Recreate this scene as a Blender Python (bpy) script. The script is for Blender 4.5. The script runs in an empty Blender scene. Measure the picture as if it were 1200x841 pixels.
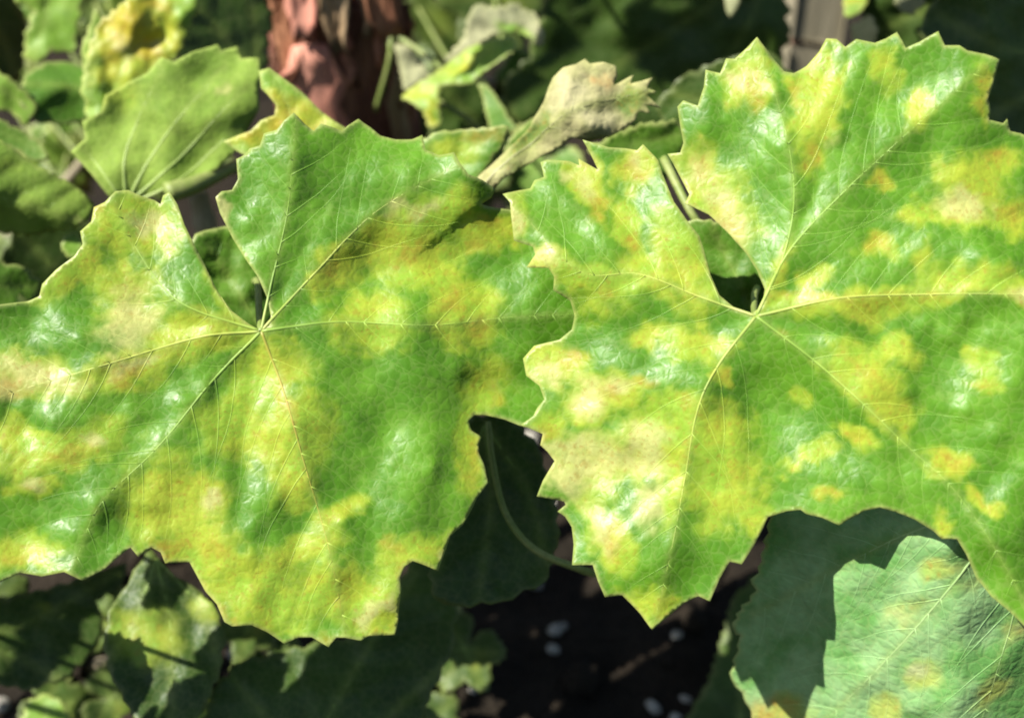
import bpy, math, random
import numpy as np
from mathutils import Vector, Matrix, noise as mnoise
from mathutils.geometry import delaunay_2d_cdt
from mathutils.kdtree import KDTree

# ------------------------------------------------------------------ camera, sky, sun, exposure
S = bpy.context.scene
COL = S.collection
PITCH = math.radians(36)
CAM_H = 0.49
K = 0.8 / 1200.0                                   # tangent per photo pixel (45 mm lens on a 36 mm sensor)
Fw = np.array([0, math.cos(PITCH), -math.sin(PITCH)])
Up = np.array([0, math.sin(PITCH), math.cos(PITCH)])
Rt = np.array([1.0, 0, 0])
CAM = np.array([0, 0, CAM_H])
cd = bpy.data.cameras.new('camera')
cam = bpy.data.objects.new('camera', cd); COL.objects.link(cam)
cam.location = CAM; cam.rotation_euler = (math.pi / 2 - PITCH, 0, 0)
cd.lens = 45; cd.sensor_width = 36; cd.clip_start = 0.01; cd.clip_end = 200
cd.dof.use_dof = True; cd.dof.focus_distance = 0.405; cd.dof.aperture_fstop = 6.3
S.camera = cam
SUN_CAM = np.array([0.60, -0.50, 0.645])            # the way sunlight travels: right, up, forward
sd = SUN_CAM[0] * Rt + SUN_CAM[1] * Up + SUN_CAM[2] * Fw
sd /= np.linalg.norm(sd)
to_sun = -sd
elev = math.asin(to_sun[2]); azim = math.atan2(to_sun[0], to_sun[1])
w = bpy.data.worlds.new('World'); S.world = w; w.use_nodes = True
nt = w.node_tree
sky = nt.nodes.new('ShaderNodeTexSky'); sky.sky_type = 'NISHITA'; sky.sun_disc = False
sky.sun_elevation = elev; sky.sun_rotation = azim
nt.links.new(sky.outputs[0], nt.nodes['Background'].inputs[0])
nt.nodes['Background'].inputs[1].default_value = 0.05
ld = bpy.data.lights.new('sun', 'SUN'); ld.energy = 4.6; ld.angle = math.radians(0.53); ld.color = (1.0, 0.955, 0.88)
sun = bpy.data.objects.new('sun', ld); COL.objects.link(sun)
sun.rotation_euler = Vector(to_sun).to_track_quat('Z', 'Y').to_euler()
sun.location = Vector(to_sun) * 5
S.view_settings.view_transform = 'Standard'; S.view_settings.look = 'None'
S.view_settings.exposure = 1.05; S.view_settings.gamma = 1.0
S.render.engine = 'CYCLES'
S.cycles.filter_width = 2.0
S.cycles.max_bounces = 5; S.cycles.diffuse_bounces = 3; S.cycles.glossy_bounces = 2; S.cycles.transmission_bounces = 3
S.cycles.caustics_reflective = False; S.cycles.caustics_refractive = False

# ------------------------------------------------------------------ helpers
def ray(p):
    p = np.atleast_2d(np.asarray(p, float))
    return np.stack([K * (p[:, 0] - 600), K * (420.5 - p[:, 1]), np.ones(len(p))], 1)

def to_world(c):
    return CAM + c[:, :1] * Rt + c[:, 1:2] * Up + c[:, 2:3] * Fw

def W(px, py, D):
    return to_world(ray((px, py)) * D)[0]

def mesh_obj(name, verts, faces, mats, parent=None, smooth=True):
    me = bpy.data.meshes.new(name)
    me.from_pydata([tuple(v) for v in verts], [], [tuple(f) for f in faces])
    for m in (mats if isinstance(mats, (list, tuple)) else [mats]):
        me.materials.append(m)
    if smooth:
        me.polygons.foreach_set('use_smooth', [True] * len(me.polygons))
    me.update()
    o = bpy.data.objects.new(name, me); COL.objects.link(o)
    if parent is not None:
        o.parent = parent
    return o

def tag(o, label=None, cat=None, group=None, kind=None):
    if label: o['label'] = label
    if cat: o['category'] = cat
    if group: o['group'] = group
    if kind: o['kind'] = kind
    return o

def empty(name, loc):
    o = bpy.data.objects.new(name, None); COL.objects.link(o)
    o.location = loc; o.empty_display_size = 0.01
    return o

def tube(pts, radii, sides=8, flat=1.0, normal=None, cap=True):
    """verts, faces of a tapered tube along pts (world)"""
    pts = np.asarray(pts, float); n = len(pts)
    radii = np.broadcast_to(np.asarray(radii, float), (n,))
    tan = np.gradient(pts, axis=0); tan /= np.linalg.norm(tan, axis=1)[:, None] + 1e-12
    up = np.array(normal if normal is not None else (0.13, 0.31, 0.94), float)
    vs, fs = [], []
    for i in range(n):
        s = np.cross(tan[i], up); s /= np.linalg.norm(s) + 1e-12
        u = np.cross(s, tan[i])
        for k in range(sides):
            a = 2 * math.pi * k / sides
            vs.append(pts[i] + radii[i] * (math.cos(a) * s + flat * math.sin(a) * u))
    for i in range(n - 1):
        for k in range(sides):
            a, b = i * sides + k, i * sides + (k + 1) % sides
            fs.append((a, b, b + sides, a + sides))
    if cap:
        fs.append(tuple(range(sides - 1, -1, -1))); fs.append(tuple(range((n - 1) * sides, n * sides)))
    return vs, fs

def smooth_path(pts, n=24):
    """Catmull-Rom through pts"""
    pts = np.asarray(pts, float)
    if len(pts) == 2:
        t = np.linspace(0, 1, n)[:, None]; return pts[0] * (1 - t) + pts[1] * t
    P = np.vstack([2 * pts[0] - pts[1], pts, 2 * pts[-1] - pts[-2]])
    out = []
    m = len(pts) - 1
    for q in np.linspace(0, m - 1e-9, n):
        i = int(q); t = q - i
        a, b, c, d = P[i], P[i + 1], P[i + 2], P[i + 3]
        out.append(0.5 * (2 * b + (c - a) * t + (2 * a - 5 * b + 4 * c - d) * t * t + (3 * b - a - 3 * c + d) * t ** 3))
    return np.array(out)

def inside(poly, p):
    """even-odd test, vectorised over whichever of points and edges is the longer"""
    a = poly; b = np.roll(poly, 1, axis=0); dy = b[:, 1] - a[:, 1]; dy = np.where(dy == 0, 1e-30, dy)
    out = np.zeros(len(p), bool)
    for k in range(0, len(p), 4000):
        q = p[k:k + 4000]; x = q[:, :1]; y = q[:, 1:2]
        c = ((a[:, 1] > y) != (b[:, 1] > y)) & (x < (b[:, 0] - a[:, 0]) * (y - a[:, 1]) / dy + a[:, 0])
        out[k:k + 4000] = (c.sum(1) % 2) == 1
    return out

def pt_dist(q, line):
    """distance of one point to a polyline"""
    a = line[:-1]; ab = line[1:] - a
    t = np.clip(((q - a) * ab).sum(1) / ((ab * ab).sum(1) + 1e-12), 0, 1)
    d = q - a - ab * t[:, None]
    return math.sqrt((d * d).sum(1).min())

def lines_dist(p, lines, closed=False, gap=1.5):
    """distance of many points to many polylines, through a k-d tree of points along them"""
    pts = []
    for L in lines:
        L = np.asarray(L, float)
        if closed: L = np.vstack([L, L[:1]])
        for i in range(len(L) - 1):
            k = max(1, int(np.hypot(*(L[i + 1] - L[i])) / gap))
            pts.append(L[i] + (L[i + 1] - L[i]) * (np.arange(k) / k)[:, None])
        pts.append(L[-1:])
    if not pts: return np.full(len(p), 1e9)
    pts = np.vstack(pts); kd = KDTree(len(pts))
    for i, (x, y) in enumerate(pts.tolist()): kd.insert((x, y, 0), i)
    kd.balance()
    return np.array([kd.find((x, y, 0))[2] for x, y in p.tolist()])

def poly_dist(p, line, closed=False):
    return lines_dist(p, [line], closed)

def gnoise(x, y, seed=0):
    """vectorised 2-D gradient noise, about -0.7 .. 0.7"""
    xi = np.floor(x).astype(np.int64); yi = np.floor(y).astype(np.int64); xf = x - xi; yf = y - yi
    def grad(ix, iy, dx, dy):
        h = (ix * 374761393 + iy * 668265263 + seed * 974634277) & 0xffffffff
        h = ((h ^ (h >> 13)) * 1274126177) & 0xffffffff; h = h ^ (h >> 16)
        a = (h & 0xffff) / 65536.0 * 2 * math.pi
        return np.cos(a) * dx + np.sin(a) * dy
    u = xf ** 3 * (xf * (xf * 6 - 15) + 10); v = yf ** 3 * (yf * (yf * 6 - 15) + 10)
    n0 = grad(xi, yi, xf, yf) * (1 - u) + grad(xi + 1, yi, xf - 1, yf) * u
    n1 = grad(xi, yi + 1, xf, yf - 1) * (1 - u) + grad(xi + 1, yi + 1, xf - 1, yf - 1) * u
    return n0 * (1 - v) + n1 * v

def fbm(p, scale, seed, octaves=3, gain=.5):
    out = np.zeros(len(p)); amp = 1.0; f = 1.0 / scale
    for o in range(octaves):
        out += amp * gnoise(p[:, 0] * f + 13.7 * o, p[:, 1] * f - 5.3 * o, seed * 17 + o); amp *= gain; f *= 2.03
    return out * 1.5

def cells(p, size, seed):
    """a random value 0..1 for each irregular cell, as the islands between fine veins"""
    x = p[:, 0] / size; y = p[:, 1] / size; xi = np.floor(x).astype(np.int64); yi = np.floor(y).astype(np.int64)
    best = np.full(len(p), 1e9); val = np.zeros(len(p))
    for a in (-1, 0, 1):
        for b in (-1, 0, 1):
            h = ((xi + a) * 374761393 + (yi + b) * 668265263 + seed * 974634277) & 0xffffffff
            h = ((h ^ (h >> 13)) * 1274126177) & 0xffffffff; h = h ^ (h >> 16)
            dx = xi + a + (h & 1023) / 1023.0 - x; dy = yi + b + ((h >> 10) & 1023) / 1023.0 - y; d = dx * dx + dy * dy
            m = d < best; best = np.where(m, d, best); val = np.where(m, ((h >> 20) & 1023) / 1023.0, val)
    return val

def serrate(poly, step=16, depth=5, seed=0, skip=()):
    """teeth along a coarse outline (any winding)"""
    rnd = random.Random(seed)
    poly = np.asarray(poly, float); out = []
    area = 0.5 * np.sum(poly[:, 0] * np.roll(poly[:, 1], -1) - np.roll(poly[:, 0], -1) * poly[:, 1])
    sg = 1 if area > 0 else -1
    for i in range(len(poly)):
        a, b = poly[i], poly[(i + 1) % len(poly)]
        L = np.linalg.norm(b - a); n = max(1, int(round(L / (step * rnd.uniform(.75, 1.25)))))
        nrm = sg * np.array([(b - a)[1], -(b - a)[0]]) / (L + 1e-9)
        for k in range(n):
            t0 = k / n
            out.append(a + (b - a) * t0 + nrm * (0 if k == 0 else -depth * rnd.uniform(.1, .5)))
            if L > step * .6:
                d = depth * rnd.uniform(.4, 1.1)
                out.append(a + (b - a) * (k + rnd.uniform(.5, .75)) / n + nrm * d)
    return np.array(out)

def grape_outline(cx, cy, r, rot=0, sx=1.0, sy=1.0, seed=0, full=False):
    """a five-lobed vine leaf; rot = direction of the tip in image degrees (0 right, 90 down)"""
    rnd = random.Random(seed)
    ctl = [(0, 1), (14, .84), (30, .60), (44, .80), (56, .93), (70, .78), (86, .58), (100, .74), (116, .80), (136, .70), (156, .66), (170, .50), (176, .2), (180, .06)]
    if full: ctl = [(a, max(q, .86) if a < 160 else (.8 if a < 172 else q)) for a, q in ctl]   # a nearly entire leaf with a narrow notch, filled out to cast fuller shade
    A = [c[0] for c in ctl]; Rr = [c[1] * rnd.uniform(.93, 1.07) for c in ctl]; R2 = [c[1] * rnd.uniform(.93, 1.07) for c in ctl]
    pts = []
    N = 46
    for i in range(2 * N):
        a = -178 + 356 * i / (2 * N - 1)
        rr = np.interp(abs(a), A, Rr if a > 0 else R2)
        rr *= 1 + (.07 * rnd.uniform(.3, 1.2) if i % 3 == 0 else -.03 * rnd.random()) * (1 if abs(a) < 165 else 0)
        pts.append((rr * math.cos(math.radians(a)), rr * math.sin(math.radians(a))))
    pts = np.array(pts) * r
    c, s = math.cos(math.radians(rot)), math.sin(math.radians(rot))
    q = np.stack([pts[:, 0] * c - pts[:, 1] * s, pts[:, 0] * s + pts[:, 1] * c], 1)
    q *= (sx, sy)
    veins = []
    for a, L in ((0, .93), (56, .84), (-56, .84), (114, .68), (-114, .68)):
        e = np.array([math.cos(math.radians(a + rot)) * sx, math.sin(math.radians(a + rot)) * sy]) * r * L
        m = e * .5 + np.array([-e[1], e[0]]) * rnd.uniform(-.05, .05)
        veins.append([(cx, cy), (cx + m[0], cy + m[1]), (cx + e[0], cy + e[1])])
    return q + (cx, cy), veins

# ------------------------------------------------------------------ materials
def new_mat(name):
    m = bpy.data.materials.new(name); m.use_nodes = True
    t = m.node_tree
    b = t.nodes['Principled BSDF']
    return m, t, b

def N(t, kind, **kw):
    n = t.nodes.new(kind)
    for k, v in kw.items():
        if k.startswith('i_'):
            key = k[2:]
            n.inputs[int(key) if key.isdigit() else key].default_value = v
        else:
            setattr(n, k, v)
    return n

def mixc(t, fac, a, b, blend='MIX'):
    n = t.nodes.new('ShaderNodeMix'); n.data_type = 'RGBA'; n.blend_type = blend
    for sock, val in ((n.inputs[0], fac), (n.inputs[6], a), (n.inputs[7], b)):
        if isinstance(val, (int, float)): sock.default_value = val
        elif isinstance(val, tuple): sock.default_value = val if len(val) == 4 else val + (1,)
        else: t.links.new(val, sock)
    return n.outputs[2]

def math_n(t, op, a, b=None, c=None, clamp=False):
    n = t.nodes.new('ShaderNodeMath'); n.operation = op; n.use_clamp = clamp
    for s, v in zip(n.inputs, (a, b, c)):
        if v is None: continue
        if isinstance(v, (int, float)): s.default_value = v
        else: t.links.new(v, s)
    return n.outputs[0]

def smap(t, v, lo, hi, a=0.0, b=1.0):
    n = t.nodes.new('ShaderNodeMapRange'); n.interpolation_type = 'SMOOTHSTEP'
    t.links.new(v, n.inputs[0])
    for i, x in enumerate((lo, hi, a, b)): n.inputs[i + 1].default_value = x
    return n.outputs[0]

def noise_n(t, vec, scale, detail=3, rough=.55):
    n = N(t, 'ShaderNodeTexNoise'); n.inputs['Scale'].default_value = scale
    n.inputs['Detail'].default_value = detail; n.inputs['Roughness'].default_value = rough
    t.links.new(vec, n.inputs['Vector']); return n.outputs[0]

def leaf_surface(name, rough=.43, trans=.26, net=.15, bump=.22, coat=0, spec=.42, cell=300, speck=.38):
    """glossy or matte leaf skin; the colour patches come with the blade, the fine net and grain from here"""
    m, t, b = new_mat(name)
    ob = N(t, 'ShaderNodeTexCoord').outputs['Object']
    at = N(t, 'ShaderNodeAttribute'); at.attribute_name = 'tint'; col = at.outputs['Color']
    nz = N(t, 'ShaderNodeTexNoise'); nz.inputs['Scale'].default_value = 420; nz.inputs['Detail'].default_value = 2; t.links.new(ob, nz.inputs['Vector'])
    warp = N(t, 'ShaderNodeVectorMath'); warp.operation = 'MULTIPLY_ADD'
    t.links.new(nz.outputs['Color'], warp.inputs[0]); warp.inputs[1].default_value = (.0022,) * 3; t.links.new(ob, warp.inputs[2])
    vo = N(t, 'ShaderNodeTexVoronoi'); vo.feature = 'DISTANCE_TO_EDGE'; vo.inputs['Scale'].default_value = cell
    t.links.new(warp.outputs[0], vo.inputs['Vector'])
    line = smap(t, vo.outputs[0], .0, .10, 1, 0)
    sk = N(t, 'ShaderNodeAttribute'); sk.attribute_name = 'sick'; sick = sk.outputs['Fac']
    lig = mixc(t, .55, col, mixc(t, sick, (.62, .60, .26), (.46, .36, .06)))
    col2 = mixc(t, math_n(t, 'MULTIPLY', line, net), col, lig)
    col2 = mixc(t, smap(t, nz.outputs[0], .42, .62, .22, 0), col2, mixc(t, 1.0, col2, (.55, .62, .5), 'MULTIPLY'))
    fine = noise_n(t, ob, 950, 2, .65)
    col2 = mixc(t, math_n(t, 'MULTIPLY', smap(t, fine, .57, .66), math_n(t, 'MULTIPLY', sick, speck)), col2, (.33, .17, .025))
    t.links.new(col2, b.inputs['Base Color'])
    t.links.new(math_n(t, 'MULTIPLY_ADD', nz.outputs[0], .3, rough - .15), b.inputs['Roughness'])
    b.inputs['Specular IOR Level'].default_value = spec
    b.inputs['Coat Weight'].default_value = coat; b.inputs['Coat Roughness'].default_value = .25
    hgt = math_n(t, 'MULTIPLY_ADD', smap(t, vo.outputs[0], 0, .3), .5, math_n(t, 'MULTIPLY', nz.outputs[0], .9))
    bp = N(t, 'ShaderNodeBump'); bp.inputs['Strength'].default_value = bump; bp.inputs['Distance'].default_value = .0006
    t.links.new(hgt, bp.inputs['Height']); t.links.new(bp.outputs[0], b.inputs['Normal'])
    tr = N(t, 'ShaderNodeBsdfTranslucent')
    t.links.new(mixc(t, .4, col, (.32, .50, .02)), tr.inputs['Color'])
    mx = N(t, 'ShaderNodeMixShader'); mx.inputs[0].default_value = trans
    out = t.nodes['Material Output']
    t.links.new(b.outputs[0], mx.inputs[1]); t.links.new(tr.outputs[0], mx.inputs[2]); t.links.new(mx.outputs[0], out.inputs[0])
    return m

def plain_mat(name, c1, c2, scale=200, rough=.6, bump=.3, dist=.001, detail=4, stretch=None, spec=.4, c3=None):
    m, t, b = new_mat(name)
    tc = N(t, 'ShaderNodeTexCoord'); v = tc.outputs['Object']
    if stretch:
        mp = N(t, 'ShaderNodeMapping'); mp.inputs['Scale'].default_value = stretch
        t.links.new(v, mp.inputs[0]); v = mp.outputs[0]
    n1 = noise_n(t, v, scale, detail, .6); n2 = noise_n(t, v, scale * 4.3, 3, .6)
    col = mixc(t, smap(t, n1, .32, .68), c1, c2)
    if c3: col = mixc(t, smap(t, noise_n(t, v, scale * .6, 2), .52, .66), col, c3)
    col = mixc(t, smap(t, n2, .4, .75, 0, .4), col, tuple(c * .45 for c in c1))
    t.links.new(col, b.inputs['Base Color'])
    b.inputs['Roughness'].default_value = rough; b.inputs['Specular IOR Level'].default_value = spec
    bp = N(t, 'ShaderNodeBump'); bp.inputs['Strength'].default_value = bump; bp.inputs['Distance'].default_value = dist
    t.links.new(math_n(t, 'MULTIPLY_ADD', n2, .4, n1), bp.inputs['Height']); t.links.new(bp.outputs[0], b.inputs['Normal'])
    return m

SK_GLOSS = leaf_surface('glossy_leaf_skin')
SK_DULL = leaf_surface('dull_leaf_skin', rough=.5, trans=.2, net=.15, bump=.25, coat=0, spec=.4)
SK_MATTE = leaf_surface('matte_leaf_skin', rough=.75, trans=.2, net=.12, bump=.25, coat=0, spec=.2)
SK_DRY = leaf_surface('dry_leaf_skin', rough=.85, trans=.08, net=.2, bump=.4, coat=0, spec=.15)
SK_PALE = leaf_surface('bloomy_leaf_skin', rough=.5, trans=.2, net=.2, bump=.45, spec=.32, speck=.05, cell=240)
YEL = (.40, .50, .040); PALE = (.56, .55, .20); ORG = (.46, .27, .035); EDGE = (.55, .54, .20)
def pal_(skin, g1, g2, yel=YEL, pale=PALE, org=ORG, edge=EDGE, ea=.55):
    return dict(skin=skin, g1=g1, g2=g2, yel=yel, pale=pale, org=org, edge=edge, ea=ea)
M_MAIN = pal_(SK_GLOSS, (.090, .245, .012), (.130, .31, .019))
M_BLUE = pal_(SK_PALE, (.15, .37, .09), (.31, .53, .22), (.42, .52, .12), (.50, .56, .28), (.60, .25, .05))
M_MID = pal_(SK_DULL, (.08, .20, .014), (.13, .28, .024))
M_SHADED = pal_(SK_DULL, (.036, .078, .010), (.055, .110, .014), (.20, .25, .03), (.4, .42, .2), ea=.15)  # leaf green darkened to deepen the shade on background leaves
M_LIME = pal_(SK_DULL, (.17, .33, .025), (.25, .41, .045), (.48, .46, .03))
M_BACK = pal_(SK_MATTE, (.20, .33, .045), (.26, .39, .06), (.36, .44, .05), ea=.25)
M_DRY = pal_(SK_DRY, (.27, .28, .11), (.42, .39, .19), (.16, .22, .05), (.52, .48, .27), (.52, .26, .09), ea=.2)
M_GREY = pal_(SK_DRY, (.24, .26, .14), (.33, .33, .19), (.20, .33, .05), (.5, .45, .3), (.4, .25, .12), ea=.15)
M_DEAD = pal_(SK_DRY, (.10, .055, .028), (.16, .09, .045), (.2, .12, .05), (.3, .2, .1), (.2, .08, .03), ea=.1)
BACK_SKIN = plain_mat('leaf_back', (.20, .31, .06), (.25, .36, .08), 150, .75, .2)
M_VEIN = plain_mat('pale_vein', (.16, .29, .03), (.22, .35, .05), 300, .5, .1)
M_VEINY = plain_mat('yellowed_vein', (.30, .38, .05), (.38, .37, .09), 60, .5, .1)
M_VEINR = plain_mat('browned_vein', (.27, .14, .03), (.33, .36, .05), 45, .55, .1)
M_VEINS = plain_mat('faint_side_vein', (.15, .27, .02), (.24, .33, .03), 40, .5, .1)
M_VEINL = plain_mat('light_rib', (.34, .47, .13), (.40, .52, .17), 300, .6, .1)
M_VEINP = plain_mat('pale_side_vein', (.27, .42, .12), (.34, .48, .17), 60, .6, .1)
M_PET = plain_mat('green_stalk', (.20, .27, .06), (.27, .31, .10), 120, .5, .2)
M_CANE = plain_mat('tan_cane', (.26, .22, .13), (.36, .31, .20), 90, .7, .5, stretch=(1, 1, .3))

m_, t_, b_ = new_mat('vein_skin')
a_ = N(t_, 'ShaderNodeAttribute'); a_.attribute_name = 'tint'
t_.links.new(a_.outputs['Color'], b_.inputs['Base Color']); b_.inputs['Roughness'].default_value = .5
VEIN_SKIN = m_
VCOL = {'pale_vein': (.24, .38, .06), 'yellowed_vein': (.40, .42, .10), 'browned_vein': (.34, .17, .04), 'faint_side_vein': (.34, .44, .12), 'light_rib': (.40, .52, .17), 'pale_side_vein': (.40, .53, .24), 'tan_cane': (.30, .27, .16)}

def tint_vein(o, near, ring, mat, k):
    c = np.repeat(near, ring, axis=0) * (1 - k) + np.array(VCOL[mat.name]) * k
    a = o.data.attributes.new('tint', 'FLOAT_COLOR', 'POINT')
    a.data.foreach_set('color', np.c_[c, np.ones(len(c))].astype(np.float32).ravel())

# ------------------------------------------------------------------ leaf builder
def blob_mask(p, blobs):
    m = np.zeros(len(p))
    for bl in blobs:
        cx, cy, rx, ry = bl[:4]; rot = bl[4] if len(bl) > 4 else 0; st = bl[5] if len(bl) > 5 else 1.0
        c, s = math.cos(math.radians(rot)), math.sin(math.radians(rot))
        dx, dy = p[:, 0] - cx, p[:, 1] - cy
        u = (dx * c + dy * s) / rx; v = (-dx * s + dy * c) / ry
        m = np.maximum(m, st * np.clip(1.32 - np.sqrt(u * u + v * v) * .80, 0, 1) ** 1.2)
    return np.clip(m, 0, 1)

def make_side_veins(poly, veins, spacing, length, seed):
    rnd = random.Random(seed); res = []
    lines = [smooth_path(v, 20) for v in veins]
    for vi, L in enumerate(lines):
        seg = np.linalg.norm(np.diff(L, axis=0), axis=1); cum = np.r_[0, np.cumsum(seg)]; T = cum[-1]
        mine = []
        for side in (-1, 1):
            s = spacing * rnd.uniform(.6, 1.1)
            while s < T * .94:
                i = min(np.searchsorted(cum, s), len(L) - 1)
                a = L[i]; d = L[min(i + 1, len(L) - 1)] - L[max(i - 1, 0)]; d = d / (np.linalg.norm(d) + 1e-9)
                ang = side * math.radians(rnd.uniform(42, 58))
                p = a.copy(); path = [p.copy()]; run = 0
                mx = length * (1.15 - .6 * s / T) * rnd.uniform(.85, 1.15)
                while run < mx:
                    dd = np.array([d[0] * math.cos(ang) - d[1] * math.sin(ang), d[0] * math.sin(ang) + d[1] * math.cos(ang)])
                    p = p + dd * 7; run += 7; ang *= .965; ang += rnd.uniform(-.05, .05)
                    q = p[None]
                    if not inside(poly, q)[0]: break
                    own = pt_dist(p, L)
                    if any(pt_dist(p, o) < own * .75 for k, o in enumerate(lines) if k != vi): break
                    path.append(p.copy())
                if len(path) > 3: mine.append(np.array(path))
                s += spacing * rnd.uniform(.75, 1.25)
        res.append(mine)
    return lines, res

NV = [0]
def leaf(name, label, outline, D, mat, tilt=(0, 0), center=None, veins=(), vmats=None, step=7, yel=(), pal=(), org=(),
         bumps=(), gloss=(), folds=(), steps=(), ridge=0.0, ridge_w=50, groove=.0004, wave=.0015, wave_s=70, spacing=38, slen=130,
         seed=1, petiole=None, back=None, cat='leaf', group=None, vr=1.0, thick=.00032, side=True, parent=None, edge_px=2.6, curl=0.0, smat=None):
    poly = np.asarray(outline, float)
    if center is None: center = (poly.min(0) + poly.max(0)) / 2
    P0 = ray(center)[0] * D
    n = -P0 / np.linalg.norm(P0) + np.array([tilt[0], tilt[1], 0]); n /= np.linalg.norm(n)
    sc = K * D
    def flat(p):
        r = ray(p); tt = (n @ P0) / (r @ n); return r * tt[:, None]
    veins = [list(v) for v in veins]
    lines, sides = make_side_veins(poly, veins, spacing, slen, seed) if veins else ([], [])
    if not side: sides = [[] for _ in lines]
    def height(p):
        h = np.zeros(len(p))
        if lines:
            dm = lines_dist(p, lines)
            h += ridge * np.exp(-dm / ridge_w)
            ds = np.minimum(lines_dist(p, [L for ss in sides for L in ss]), 400)
            h -= groove * np.exp(-(ds / 5.0) ** 2) - groove * np.clip(ds / 14, 0, 1.5)
            h -= groove * .8 * np.exp(-(dm / 4.0) ** 2)
        for bx, by, br, ba in bumps:
            h += ba * np.exp(-((p[:, 0] - bx) ** 2 + (p[:, 1] - by) ** 2) / br ** 2)
        for g in gloss:                                  # a blister whose near slope leans to the upper left
            gx, gy, gr = g[:3]; k = g[3] if len(g) > 3 else 1.0
            h += k * .30 * gr * sc * np.exp(-((p[:, 0] - gx - gr * .62) ** 2 + (p[:, 1] - gy - gr * .30) ** 2) / gr ** 2)
        for (x0, y0, x1, y1, sl) in folds:               # the leaf bends down on the right-hand side of the line
            a = np.array([x0, y0]); d = np.array([x1 - x0, y1 - y0]); d = d / np.linalg.norm(d)
            dist = (p[:, 0] - x0) * -d[1] + (p[:, 1] - y0) * d[0]
            h -= sl * sc * (np.log1p(np.exp(np.clip(dist / 4, -30, 30))) * 4)
        for (line, amt, w_, fade) in steps:              # one lobe overlapping the next: a steep drop beside the line
            line = np.asarray(line, float); d = poly_dist(p, line)
            a, b = line[0], line[-1]; dr = (b - a) / np.linalg.norm(b - a)
            sgn = (p[:, 0] - a[0]) * -dr[1] + (p[:, 1] - a[1]) * dr[0]
            t = ((p - a) @ dr) / np.linalg.norm(b - a)
            k = np.clip((1.0 - t) / fade, 0, 1)
            h -= amt * k * np.where(sgn < 0, np.clip(d / w_, 0, 1) * np.exp(-np.clip(d - 18, 0, None) / 55), 0)
        if wave: h += wave * fbm(p, wave_s, seed, 2, .4) + wave * .06 * fbm(p, wave_s * .25, seed + 5, 2)
        if curl:
            c0 = np.asarray(center); R_ = np.linalg.norm(poly - c0, axis=1).max()
            h -= curl * (((p - c0) ** 2).sum(1) / R_ ** 2)
        return h
    def place(p):
        return to_world(flat(p) + height(np.atleast_2d(p))[:, None] * n)
    # outline resampled, then a jittered hexagonal grid within
    ol = []
    for i in range(len(poly)):
        a, b = poly[i], poly[(i + 1) % len(poly)]; k = max(1, int(np.linalg.norm(b - a) / (step * 1.1)))
        for j in range(k): ol.append(a + (b - a) * j / k)
    ol = np.array(ol)
    rng = np.random.default_rng(seed)
    x0, y0 = poly.min(0); x1, y1 = poly.max(0)
    gx, gy = np.meshgrid(np.arange(x0, x1, step), np.arange(y0, y1, step * .87))
    gx = gx + (np.arange(gx.shape[0]) % 2)[:, None] * step * .5
    g = np.stack([gx.ravel(), gy.ravel()], 1) + rng.uniform(-.18, .18, (gx.size, 2)) * step
    g = g[inside(poly, g)]
    dedge = poly_dist(g, poly, True)
    g = g[dedge > step * .45]
    pts = np.vstack([ol, g])
    m = len(ol)
    vv, ee, ff, *_ = delaunay_2d_cdt([Vector((x, -y)) for x, y in pts], [(i, (i + 1) % m) for i in range(m)], [], 1, 1e-4)
    p2 = np.array([(v[0], -v[1]) for v in vv])
    origin = place(np.array([veins[0][0]] if veins else [center]))[0]
    pos = place(p2) - origin
    nw = n[0] * Rt + n[1] * Up + n[2] * Fw
    if parent is None:
        root = empty(name, origin); tag(root, label, cat, group)
    else:
        root = empty(name, Vector(origin) - Vector(parent.matrix_basis.translation)); root.parent = parent
        if label: root['label'] = label
    bl = mesh_obj('blade', pos, ff, [mat['skin'], back or BACK_SKIN], root)
    NV[0] += len(pos)
    me = bl.data
    dv = lines_dist(p2, lines)
    de = poly_dist(p2, poly, True)
    A = {k: np.array(v) for k, v in mat.items() if isinstance(v, tuple)}
    f1 = fbm(p2, 34, seed + 50, 3, .6); f2 = fbm(p2, 12, seed + 51, 2, .6); f3 = fbm(p2, 110, seed + 52, 2); f4 = fbm(p2, 7, seed + 53, 2, .7)
    cl = cells(p2 + np.stack([f2, f4], 1) * 2.5, 15, seed + 60) - .5; cl2 = cells(p2 + np.stack([f4, f2], 1) * 3, 32, seed + 61) - .5
    wp = p2 + np.stack([fbm(p2, 26, seed + 54, 2), fbm(p2, 26, seed + 55, 2)], 1) * 9
    ss = lambda v, lo, hi: (lambda t: t * t * (3 - 2 * t))(np.clip((v - lo) / (hi - lo), 0, 1))
    mixv = lambda c, d, m_: c + (d - c) * m_[:, None]
    col = A['g1'] + (A['g2'] - A['g1']) * ss(f3 + .5 * f1, -.6, .6)[:, None]
    col = col * (1 + .08 * f2 + .14 * cl)[:, None]
    jit = .20 * f1 + .10 * f2 + .30 * cl + .26 * cl2
    by = blob_mask(wp, yel); my = ss(by + jit * ss(by, .0, .35), .28, .92)
    ycol = A['yel'] * (1 + np.stack([-.25 * ss(f1 + f3, -.2, .8), -.04 * ss(f1, 0, .8), np.zeros(len(p2))], 1))
    col = mixv(col, A['g2'] * .45 + A['yel'] * .55, .85 * ss(by + .7 * jit * ss(by, .0, .3), .08, .58))   # lime halo round each patch
    col = mixv(col, ycol, my)
    bpm = blob_mask(wp, pal); mp_ = ss(bpm + jit * ss(bpm, 0, .4), .12, 1.05)
    col = mixv(col, A['pale'], mp_ * .8)
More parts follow.
